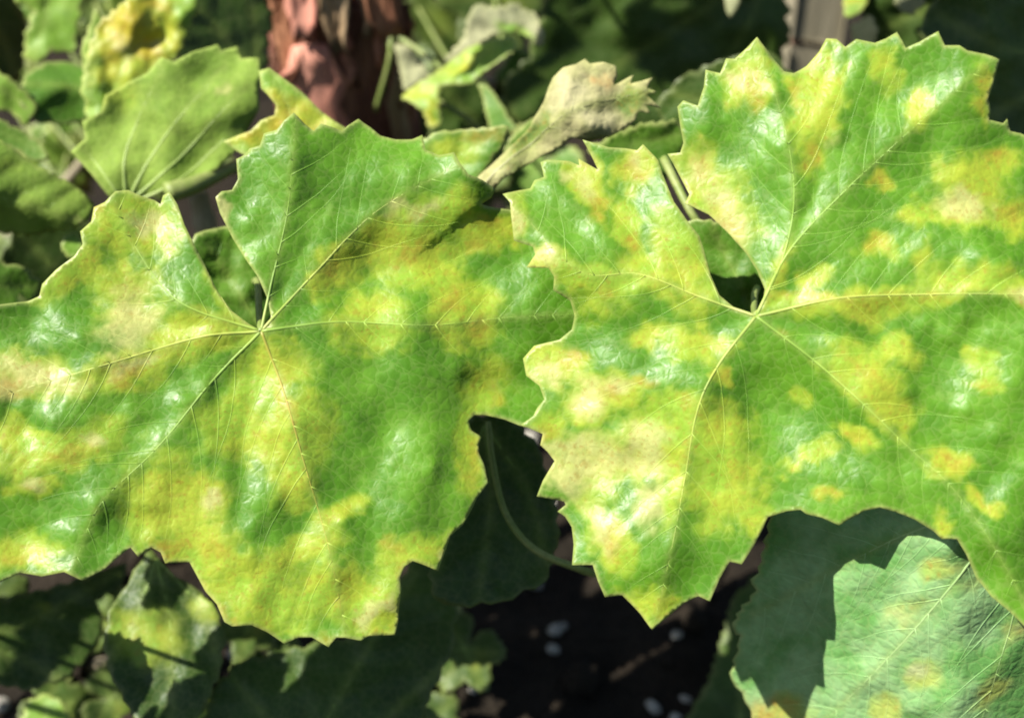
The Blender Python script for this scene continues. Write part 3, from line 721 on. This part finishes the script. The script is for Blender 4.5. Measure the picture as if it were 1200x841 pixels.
shoot('small dark vine leaves low over the soil at the bottom', [(20, 800, .62), (200, 760, .62), (480, 720, .62), (560, 700, .62)],
      [(60, 830, 60, 30, .585, (.1, .1)), (110, 720, 55, 200, .575, (0, .1)), (290, 730, 50, 100, .58, (.1, .1)), (320, 780, 60, 60, .58, (0, 0)), (545, 760, 60, 120, .58, (0, .2)), (-10, 700, 60, 90, .57, (0, 0)), (130, 820, 55, 10, .59, (.2, 0)), (500, 850, 60, 70, .58, (0, 0))], [M_SHADED], 7, .003, False)

# ------------------------------------------------------------------ leaves behind, upper left
UNDER = [(130,232),(107,203),(84,178),(100,163),(97,143),(118,132),(124,112),(150,96),(172,86),(189,68),(205,73),(228,61),(255,52),(259,59),(278,54),(282,68),(303,68),(307,86),(303,107),(304,128),(293,146),(278,175),(257,196),(228,210),(200,221),(178,230),(160,240),(145,245)]
leaf('grape_leaf', 'pale underside of a turned-over vine leaf showing three raised ribs', UNDER, .505, M_BACK, tilt=(-.12, .1), center=(195, 150),
     veins=[[(148,238),(190,165),(262,78)], [(150,238),(195,200),(245,148),(290,100)], [(152,239),(205,214),(255,170),(300,132)], [(146,238),(120,200),(96,172)], [(147,238),(150,170),(190,80)]],
     yel=[(140,110,30,20,0,.5)], pal=[(264,102,5,9,0,.8)], step=5, folds=[(150, 238, 300, 128, .25)], bumps=[(225, 190, 26, -.004), (290, 150, 25, -.003)], ridge=.0006, ridge_w=8, wave=.003, wave_s=60, side=False, vr=1.4, vmats=[M_VEINL] * 5, seed=21,
     petiole=[(150, 250, .512), (170, 290, .53), (240, 320, .545)])
YB = serrate([(104,140),(96,100),(104,60),(116,26),(146,4),(190,-20),(235,-30),(232,10),(212,60),(190,85),(160,120),(130,150)], 14, 4, 2)
leaf('grape_leaf', 'yellow-orange mottled leaf at the top behind the turned-over leaf', YB, .545, M_LIME, tilt=(-.1, .1), veins=[[(120,150),(140,90),(180,10)], [(120,150),(105,110),(112,50)], [(120,150),(170,90),(215,30)]],
     yel=[(150,40,55,45),(130,80,30,30,0,.6)], org=[(140,30,30,22),(170,55,22,16),(128,60,14,20,0,.9),(185,10,20,14,0,.8)], pal=[(145,52,10,10,0,.8),(183,55,9,9,0,.9),(150,70,8,5)], bumps=[(165, 18, 26, .0015)], wave=.004, wave_s=34, seed=22, step=5)
leaf('grape_leaf', 'dark shaded leaf between the turned-over leaf and the trunk', serrate([(196,60),(190,20),(200,-20),(250,-45),(305,-30),(318,20),(312,80),(270,90),(230,80)], 16, 4, 3), .575, M_SHADED, tilt=(.45, .25), veins=[[(300,90),(260,40),(210,-10)], [(300,90),(300,40),(290,-25)]], seed=23, wave=.0018)
LF = [(-70,172),(-20,160),(6,168),(28,186),(58,203),(82,214),(104,232),(111,246),(96,263),(70,270),(40,276),(0,274),(-50,268),(-80,240),(-85,200)]
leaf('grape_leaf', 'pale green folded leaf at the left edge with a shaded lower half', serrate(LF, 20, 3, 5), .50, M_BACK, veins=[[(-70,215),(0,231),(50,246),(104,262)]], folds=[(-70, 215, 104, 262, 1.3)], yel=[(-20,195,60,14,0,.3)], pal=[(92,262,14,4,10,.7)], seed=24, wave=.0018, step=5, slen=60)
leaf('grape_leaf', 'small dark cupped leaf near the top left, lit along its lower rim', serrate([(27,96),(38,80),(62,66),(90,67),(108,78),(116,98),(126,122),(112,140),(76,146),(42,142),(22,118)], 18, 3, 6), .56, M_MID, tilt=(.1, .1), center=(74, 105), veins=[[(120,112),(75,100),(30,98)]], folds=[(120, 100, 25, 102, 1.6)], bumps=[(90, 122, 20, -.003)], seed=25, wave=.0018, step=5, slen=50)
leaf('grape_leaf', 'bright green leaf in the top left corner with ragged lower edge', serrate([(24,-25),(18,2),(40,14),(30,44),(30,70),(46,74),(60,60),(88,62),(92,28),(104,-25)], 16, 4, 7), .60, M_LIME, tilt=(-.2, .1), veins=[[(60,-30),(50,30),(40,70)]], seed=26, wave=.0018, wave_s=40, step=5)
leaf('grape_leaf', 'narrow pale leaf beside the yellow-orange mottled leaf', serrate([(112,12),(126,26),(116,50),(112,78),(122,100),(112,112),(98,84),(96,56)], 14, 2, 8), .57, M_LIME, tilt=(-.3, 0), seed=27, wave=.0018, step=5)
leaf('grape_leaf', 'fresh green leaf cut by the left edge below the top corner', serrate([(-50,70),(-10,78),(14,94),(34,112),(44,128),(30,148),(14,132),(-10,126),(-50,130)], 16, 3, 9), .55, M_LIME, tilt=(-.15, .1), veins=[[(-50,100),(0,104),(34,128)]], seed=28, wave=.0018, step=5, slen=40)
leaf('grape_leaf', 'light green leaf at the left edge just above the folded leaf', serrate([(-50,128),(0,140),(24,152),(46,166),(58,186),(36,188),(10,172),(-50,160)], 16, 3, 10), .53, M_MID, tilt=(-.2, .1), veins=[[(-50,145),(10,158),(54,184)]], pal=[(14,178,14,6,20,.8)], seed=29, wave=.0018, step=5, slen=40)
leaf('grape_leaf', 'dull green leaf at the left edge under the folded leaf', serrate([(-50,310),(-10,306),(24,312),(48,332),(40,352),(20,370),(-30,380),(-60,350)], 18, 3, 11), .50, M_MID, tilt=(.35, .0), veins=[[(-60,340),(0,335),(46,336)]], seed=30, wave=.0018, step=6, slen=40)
leaf('grape_leaf', 'tiny sunlit leaf below the tip of the folded leaf', serrate([(76,276),(90,272),(98,284),(92,300),(80,302),(72,290)], 10, 2, 12), .52, M_LIME, tilt=(-.2, .1), seed=31, wave=.0018, step=4)
leaf('grape_leaf', 'dark leaf in shade under the folded leaf', serrate([(20,270),(60,262),(110,262),(130,300),(110,350),(60,370),(20,340),(0,300)], 18, 4, 13), .575, M_SHADED, tilt=(.3, -.2), veins=[[(20,270),(60,310),(110,350)]], seed=32, wave=.0018)
leaf('grape_leaf', 'shaded green leaf between the cupped leaf and the top left corner leaf', serrate([(-40,-20),(12,-20),(30,20),(36,60),(20,96),(-10,90),(-50,60)], 18, 4, 14), .63, M_SHADED, tilt=(.4, -.1), veins=[[(-40,0),(0,40),(20,90)]], seed=33, wave=.0018)
leaf('grape_leaf', 'green and orange leaf tucked between the trunk and the left big leaf', [(304,84),(316,80),(332,92),(346,102),(358,112),(374,128),(392,142),(408,152),(424,166),(410,190),(360,200),(310,196),(276,176),(262,166),(276,160),(294,154),(306,142),(322,136),(324,124),(314,112),(306,104)], .475, M_LIME, tilt=(-.1, .2), center=(345, 140),
     veins=[[(300,185),(340,140),(318,84)], [(300,185),(350,150),(412,158)]], yel=[(345,142,50,24,20,1),(290,162,24,12)], org=[(330,136,26,8,-15,.9),(372,150,18,10,0,1),(290,160,18,7,0,.8)], seed=34, wave=.0018, wave_s=50, step=5, slen=40)
leaf('grape_leaf', 'deep green glossy leaf seen through the notch of the left big leaf', serrate([(205,300),(240,270),(275,268),(310,300),(345,350),(355,420),(300,440),(245,400),(215,350)], 20, 4, 15), .475, M_MID, tilt=(.15, -.1), veins=[[(330,430),(290,360),(245,290)], [(330,430),(320,360),(300,300)]], bumps=[(285, 345, 20, .003), (300, 372, 14, .002)], seed=35, wave=.0018, wave_s=40, step=5)
v, f = tube(smooth_path(np.array([W(195, 226, .5), W(225, 218, .505), W(252, 206, .515), W(275, 195, .53)]), 14), np.linspace(.0042, .0026, 14), 10)
tag(mesh_obj('green_stalk', v, f, M_PET), 'thick pale green stalk crossing behind the left big leaf notch', 'stalk')
v, f = tube(smooth_path(np.array([W(232, 226, .53), W(240, 260, .535), W(246, 300, .54), W(270, 350, .55), W(330, 420, .58), W(390, 430, .64)]), 26), [.0042 * (1 + .25 * math.exp(-((i - 5) / 1.2) ** 2)) for i in range(26)], 12)
cn = empty('vine_cane', W(240, 260, .535)); tag(cn, 'short tan vine cane upright in the notch of the left big leaf', 'cane')
mesh_obj('cane_stem', np.array(v) - W(240, 260, .535), f, M_CANE, cn)

# ------------------------------------------------------------------ leaves and stems between trunk and dry leaf
leaf('grape_leaf', 'bright green twisted leaf right of the trunk', serrate([(468,112),(482,100),(498,92),(512,78),(528,64),(548,50),(572,44),(598,40),(604,56),(588,70),(566,84),(552,98),(532,98),(514,100),(514,124),(516,146),(504,150),(498,132),(486,122)], 14, 2.5, 16), .58, M_LIME, tilt=(-.25, .15), veins=[[(480,112),(520,84),(596,46)]], yel=[(490,108,22,12,0,.9),(535,75,22,12,-35,.7),(507,135,8,18,0,.8)], pal=[(550,52,12,4,-30,.7)], folds=[(600, 62, 500, 106, .8)], seed=41, wave=.003, wave_s=30, step=4, slen=30)
leaf('withered_leaf', 'greyish withered leaf above the bright green twisted leaf', serrate([(520,72),(536,54),(545,42),(548,22),(560,6),(580,10),(602,4),(628,18),(638,44),(632,56),(622,44),(606,36),(576,40),(556,56),(536,68)], 12, 3, 17), .60, M_GREY, tilt=(-.2, .1), yel=[(610,38,22,8,10,.9)], seed=42, wave=.003, wave_s=30, step=4)
leaf('withered_leaf', 'grey leaf blade slanting beside the trunk bark', serrate([(462,52),(478,54),(492,72),(506,92),(490,98),(474,106),(468,80)], 12, 2, 18), .61, M_GREY, tilt=(-.2, .1), seed=43, wave=.003, wave_s=30, step=4)
leaf('grape_leaf', 'dark leaf in the shadow of the bright green twisted leaf', serrate([(512,96),(545,92),(572,98),(580,130),(575,165),(540,172),(505,165),(500,130)], 16, 3, 19), .61, M_SHADED, tilt=(.3, -.2), veins=[[(575,165),(545,130),(515,100)]], seed=44, wave=.003)
leaf('grape_leaf', 'small green leaf standing on edge left of the dry curled leaf', serrate([(560,98),(572,102),(584,118),(594,136),(606,150),(590,158),(574,150),(568,126)], 12, 2, 20), .57, M_MID, tilt=(-.3, .1), seed=45, wave=.002, step=4)
leaf('grape_leaf', 'orange-edged green leaf between the left big leaf and the dry curled leaf', serrate([(490,168),(512,156),(545,152),(572,150),(596,148),(588,172),(572,196),(556,216),(520,214),(495,195)], 16, 2.5, 21), .485, M_MID, tilt=(-.2, .1), veins=[[(510,215),(540,180),(590,152)]], yel=[(530,175,30,16,0,.8)], org=[(566,158,26,7,0,1),(505,172,12,8,0,.5)], pal=[(572,154,18,4,0,.6)], folds=[(552, 220, 598, 150, .9)], seed=46, wave=.002, step=5, slen=40)
leaf('grape_leaf', 'green leaf end lit behind the tip of the dry curled leaf', serrate([(600,160),(622,140),(652,128),(640,160),(610,185),(590,180)], 14, 2, 22), .53, M_MID, tilt=(.3, .1), seed=47, wave=.002, step=5)
DRYL = [(548,222),(562,206),(580,190),(604,166),(624,144),(640,118),(650,94),(662,82),(676,78),(686,70),(692,76),(708,74),(722,78),(724,90),(719,102),(730,94),(742,88),(738,98),(752,96),(766,91),(758,104),(770,108),(758,112),(774,126),(756,122),(762,132),(748,130),(744,140),(730,150),(712,160),(690,166),(672,162),(656,172),(634,182),(614,196),(592,210),(574,226),(556,232)]
leaf('dry_leaf', 'curled dry tan leaf with a frayed tip behind the two big leaves', DRYL, .468, M_DRY, tilt=(-.15, .15), center=(660, 145), veins=[[(558,226),(620,168),(680,130),(764,104)]], vmats=[M_CANE],
     yel=[(620,160,34,9,-45,.9),(735,118,26,16,-20,.8),(600,200,30,8,-35,.7)], pal=[(668,110,22,26),(700,140,26,10),(585,208,24,5,-35,.9)], org=[(708,94,16,10)], bumps=[(672, 112, 40, .007), (622, 168, 18, -.004), (720, 125, 22, -.003), (690, 152, 14, .003), (590, 205, 16, .003)], folds=[(560, 232, 690, 166, .5), (560, 224, 760, 116, .45)], seed=48, wave=.0012, wave_s=26, step=3.6, slen=40, ridge=.0012, ridge_w=8, groove=.0002)
for (pts, r, lab) in (([(457,28,.62),(458,52,.615),(455,78,.62),(440,130,.64)], .0016, 'thin pale upright shoot beside the trunk'),
                      ([(460,40,.62),(486,56,.615),(520,82,.61),(560,130,.62)], .0014, 'thin grey shoot slanting right from beside the trunk'),
                      ([(512,118,.60),(530,128,.595),(548,140,.60),(570,160,.61)], .0013, 'thin green stem crossing the shadow of the twisted leaf'),
                      ([(778,186,.47),(788,206,.465),(803,236,.46),(822,266,.46),(860,300,.475)], .0016, 'olive stalk in the gap between the lobes of the right big leaf')):
    P = smooth_path(np.array([W(*q) for q in pts]), 16)
    v, f = tube(P, np.linspace(r * 1.1, r * .85, 16), 8)
    tag(mesh_obj('shoot', v, f, M_PET), lab, 'shoot')

# ------------------------------------------------------------------ upper right, mostly in shade
leaf('grape_leaf', 'very dark broad leaf in deep shade above the dry curled leaf', serrate([(622,70),(636,20),(650,-50),(740,-80),(850,-70),(918,-40),(924,40),(900,110),(850,150),(790,165),(730,150),(680,150),(630,150),(596,130),(590,96)], 26, 6, 23), .63, M_SHADED, tilt=(.15, -.2), veins=[[(905,-60),(800,30),(650,120)], [(905,-60),(870,40),(800,150)], [(905,-60),(780,-30),(650,-20)]], seed=51, wave=.005, wave_s=90)
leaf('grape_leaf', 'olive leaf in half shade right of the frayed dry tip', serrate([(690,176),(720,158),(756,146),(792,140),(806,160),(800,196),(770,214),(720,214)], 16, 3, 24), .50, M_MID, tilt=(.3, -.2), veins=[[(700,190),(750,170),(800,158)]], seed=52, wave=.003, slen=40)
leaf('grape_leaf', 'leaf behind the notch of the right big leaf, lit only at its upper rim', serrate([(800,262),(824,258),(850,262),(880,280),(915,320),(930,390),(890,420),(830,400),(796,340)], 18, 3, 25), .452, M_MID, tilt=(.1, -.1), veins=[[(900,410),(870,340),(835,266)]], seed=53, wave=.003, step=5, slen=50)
leaf('grape_leaf', 'shaded leaf in the top right corner', serrate([(1080,30),(1110,-30),(1180,-60),(1280,-20),(1300,80),(1260,170),(1190,190),(1120,160),(1090,100)], 24, 6, 26), .56, M_SHADED, tilt=(.2, -.1), veins=[[(1290,60),(1190,60),(1100,20)], [(1290,60),(1210,110),(1130,150)]], seed=54, wave=.005)
leaf('grape_leaf', 'dark leaf along the top edge above the right big leaf', serrate([(1010,20),(1030,-30),(1100,-60),(1180,-40),(1170,20),(1120,60),(1060,70),(1020,60)], 24, 6, 27), .60, M_SHADED, tilt=(.1, -.3), veins=[[(1170,-30),(1090,10),(1020,40)]], seed=55, wave=.005)
leaf('grape_leaf', 'dark leaf behind the left tip of the right big leaf', serrate([(770,120),(800,90),(850,70),(900,60),(940,100),(930,180),(860,220),(790,200)], 22, 5, 28), .56, M_SHADED, tilt=(.1, -.2), veins=[[(930,170),(860,130),(790,110)]], seed=56, wave=.004)
leaf('grape_leaf', 'small lime leaf at the top edge beside the wooden stake', serrate([(986,-20),(1016,-24),(1018,2),(1004,18),(990,20)], 12, 2, 29), .60, M_LIME, tilt=(-.2, .1), yel=[(1000,0,14,14,0,.7)], seed=57, wave=.002, step=4)
leaf('withered_leaf', 'pale withered scrap at the top edge above the right big leaf', serrate([(1040,-20),(1086,-22),(1082,6),(1066,18),(1052,8)], 12, 3, 30), .585, M_GREY, tilt=(-.2, .1), seed=58, wave=.002, step=4)
leaf('withered_leaf', 'small pale withered strip hanging in the dark at the top edge', serrate([(850,-20),(868,-20),(866,6),(856,22),(850,4)], 12, 2, 31), .60, M_GREY, tilt=(-.2, .1), seed=59, wave=.002, step=4)
leaf('withered_leaf', 'small tan withered leaf between stake and right big leaf', serrate([(998,30),(1020,18),(1030,36),(1024,56),(1000,56)], 10, 2.5, 32), .58, M_DRY, tilt=(-.2, .1), seed=60, wave=.003, step=4)
M_WOOD = plain_mat('weathered_wood', (.27, .24, .16), (.38, .34, .24), 60, .9, .8, .002, 5, (1, 1, .12), .2, (.36, .24, .17))
g0 = W(950, 40, .80)
stake = empty('wooden_stake', (g0[0], g0[1], 0)); tag(stake, 'weathered grey-tan wooden stake behind the right big leaf', 'stake')
def rough_box(w_, d_, z0, z1, seed, cut=0.0):
    V, Fc = [], []; nz = 16; r_ = random.Random(seed); prof = []
    for sx, sy in ((-1, -1), (1, -1), (1, 1), (-1, 1)):
        prof += [(sx * (w_ / 2 - .003 * (1 if (sx * sy > 0) else 0)), sy * (d_ / 2 - .003 * (0 if (sx * sy > 0) else 1))), (sx * (w_ / 2 - .003 * (0 if (sx * sy > 0) else 1)), sy * (d_ / 2 - .003 * (1 if (sx * sy > 0) else 0)))]
    m_ = len(prof)
    for j in range(nz):
        z = z0 + (z1 - z0) * j / (nz - 1)
        for x, y in prof:
            e = .0012 * mnoise.noise(Vector((x * 60, y * 60, z * 22 + seed)))
            V.append((x + e, y + e, z + (cut * x if j in (0, nz - 1) else 0)))
    for j in range(nz - 1):
        for i in range(m_):
            a, b = j * m_ + i, j * m_ + (i + 1) % m_; Fc.append((a, b, b + m_, a + m_))
    Fc.append(tuple(range(m_ - 1, -1, -1))); Fc.append(tuple(range((nz - 1) * m_, nz * m_)))
    return V, Fc
zc = g0[2]
v, f = rough_box(.037, .034, -.05, zc - .004, 1, -.15); mesh_obj('post', v, f, M_WOOD, stake, smooth=False)
v, f = rough_box(.037, .034, zc + .001, .75, 2, -.15); mesh_obj('post', v, f, M_WOOD, stake, smooth=False)
v, f = rough_box(.030, .027, zc - .02, zc + .02, 3); mesh_obj('post_core', v, f, M_BARK, stake, smooth=False)

# ------------------------------------------------------------------ below the big leaves
leaf('grape_leaf', 'dark green leaf in shade at the bottom left below the left big leaf', serrate([(-60,720),(-20,706),(30,696),(80,684),(120,668),(150,660),(140,690),(112,704),(120,736),(104,768),(76,796),(40,806),(-20,800),(-70,770)], 22, 4, 41), .525, M_SHADED, tilt=(.1, .1), center=(40, 740), veins=[[(-60,745),(30,730),(140,668)], [(-60,745),(20,770),(70,795)]], yel=[(46,712,14,8,0,.6)], seed=61, wave=.0022)
leaf('grape_leaf', 'darkened leaf with sun patches painted yellow-green under the left big leaf', serrate([(178,644),(196,672),(226,686),(252,712),(264,744),(258,784),(244,820),(222,862),(176,880),(152,830),(130,790),(122,752),(130,712),(150,684),(164,660)], 20, 3.5, 42), .482, dict(M_SHADED, yel=(.30, .38, .04)), tilt=(-.1, .1), center=(195, 760), veins=[[(184,655),(200,740),(200,870)], [(184,655),(160,720),(130,770)], [(184,655),(240,720),(256,790)]], yel=[(150,728,20,16),(175,745,36,30,0,.9),(238,712,20,16,0,.9)], seed=62, wave=.0022, wave_s=50)  # sun dapples put into the yellow colour, shade into the dark green
leaf('grape_leaf', 'broad dark leaf in shade along the bottom edge under the left big leaf', serrate([(236,850),(250,806),(282,776),(330,764),(380,752),(440,740),(466,690),(484,650),(512,672),(534,702),(530,760),(506,806),(492,850),(480,900),(360,920),(260,905)], 24, 5, 43), .50, M_SHADED, tilt=(.05, .1), center=(390, 800), veins=[[(360,900),(400,810),(486,670)], [(360,900),(310,840),(270,790)], [(360,900),(440,850),(520,780)]], seed=63, wave=.0022)
leaf('grape_leaf', 'dark leaf in the gap between the two big leaves with a long curved stalk', serrate([(540,492),(590,484),(628,520),(648,570),(655,630),(640,680),(590,704),(540,710),(508,700),(500,650),(520,590)], 24, 4, 44), .468, M_SHADED, tilt=(.05, .05), center=(580, 600), veins=[[(568,498),(575,590),(560,700)], [(568,498),(530,590),(512,670)], [(568,498),(620,580),(640,660)]], seed=64, wave=.0022)
P = smooth_path(np.array([W(572, 494, .460), W(578, 545, .455), W(592, 600, .453), W(622, 640, .455), W(668, 662, .462), W(720, 672, .49), W(800, 640, .52)]), 30)
v, f = tube(P, np.linspace(.0011, .0015, 30), 8)
tag(mesh_obj('leaf_stalk', v, f, M_PET), 'long thin curved leaf stalk hanging in the dark gap between the big leaves', 'stalk')
leaf('grape_leaf', 'fresh green leaf tip lit at the bottom left corner', serrate([(24,850),(30,822),(52,812),(72,822),(90,850),(70,890),(30,890)], 14, 3, 45), .56, M_LIME, tilt=(-.15, .1), veins=[[(55,885),(52,850),(50,818)]], seed=65, wave=.003, step=5, slen=30)
leaf('grape_leaf', 'yellow-green leaf tip lit at the bottom edge beside the broad dark leaf', serrate([(206,850),(214,826),(238,818),(262,806),(284,818),(280,850),(250,890),(214,880)], 14, 3, 46), .53, M_LIME, tilt=(-.15, .1), veins=[[(245,885),(250,850),(262,812)]], yel=[(262,826,24,14)], seed=66, wave=.003, step=5, slen=30)
leaf('grape_leaf', 'blackish leaf in shade left of the lower right corner leaf', serrate([(800,850),(830,800),(846,750),(860,700),(900,660),(930,700),(920,800),(900,880),(840,890)], 18, 4, 47), .60, M_SHADED, tilt=(.1, 0), veins=[[(870,880),(870,780),(895,680)]], seed=67, wave=.0022)
gp = ground_point(600, 815)
leaf('dead_leaf', 'curled brown dead leaf on the soil at the bottom', serrate([(520,800),(545,775),(585,790),(625,785),(655,805),(665,850),(620,880),(560,870),(530,845)], 18, 4, 48), .64, M_DEAD, tilt=(0, .5), veins=[[(530,790),(590,820),(650,860)]], vmats=[M_CANE], seed=68, wave=.008, wave_s=50)
M_STONE = plain_mat('pale_limestone', (.30, .28, .23), (.55, .52, .44), 220, .9, .9, .002, 4, None, .2)
rs = random.Random(9)
peb = [(628,676,10,'pale pebble below the curved stalk'), (650,740,8,'left of two small pale pebbles lying close together on dark soil'), (660,733,6,'right of two small pale pebbles lying close together on dark soil'), (648,762,7,'small pale pebble just below the pebble pair'),
       (792,752,8,'white pebble under the tip of the right big leaf'), (765,832,9,'pale pebble at the bottom edge left of the blackish leaf'), (803,822,7,'narrow pale pebble beside the blackish leaf'), (790,846,8,'pebble cut by the bottom edge near the blackish leaf'),
       (545,697,5,'tiny pale pebble beside the broad dark leaf'), (274,762,9,'upright pale pebble under the left big leaf tip'), (646,588,8,'pale pebble showing at the left rim of the right big leaf'), (620,522,11,'greyish pebble in the gap between the big leaves'), (555,810,6,'small pebble on the brown dead leaf edge'), (882,352,9,'small pale pebble in the notch of the right big leaf'), (437,150,7,'pale pebble at the foot of the trunk'), (6,836,10,'pale pebble in the bottom left corner'), (286,750,6,'tiny pebble beside the upright pale one')]
for px, py, rp, lab in peb:
    g = ground_point(px, py); dd = np.linalg.norm(g - CAM); r = rp * K * dd
    v, f = lump((0, 0, 0), r, rs, .75, 1)
    o = mesh_obj('pebble', v, f, M_STONE, smooth=False); o.rotation_euler = (rs.uniform(-.5, .5), rs.uniform(-.5, .5), rs.uniform(0, 6)); o.location = (g[0], g[1], soil_h(g[0], g[1]) + r * .45)
    tag(o, lab, 'pebble', 'pebbles on the soil')
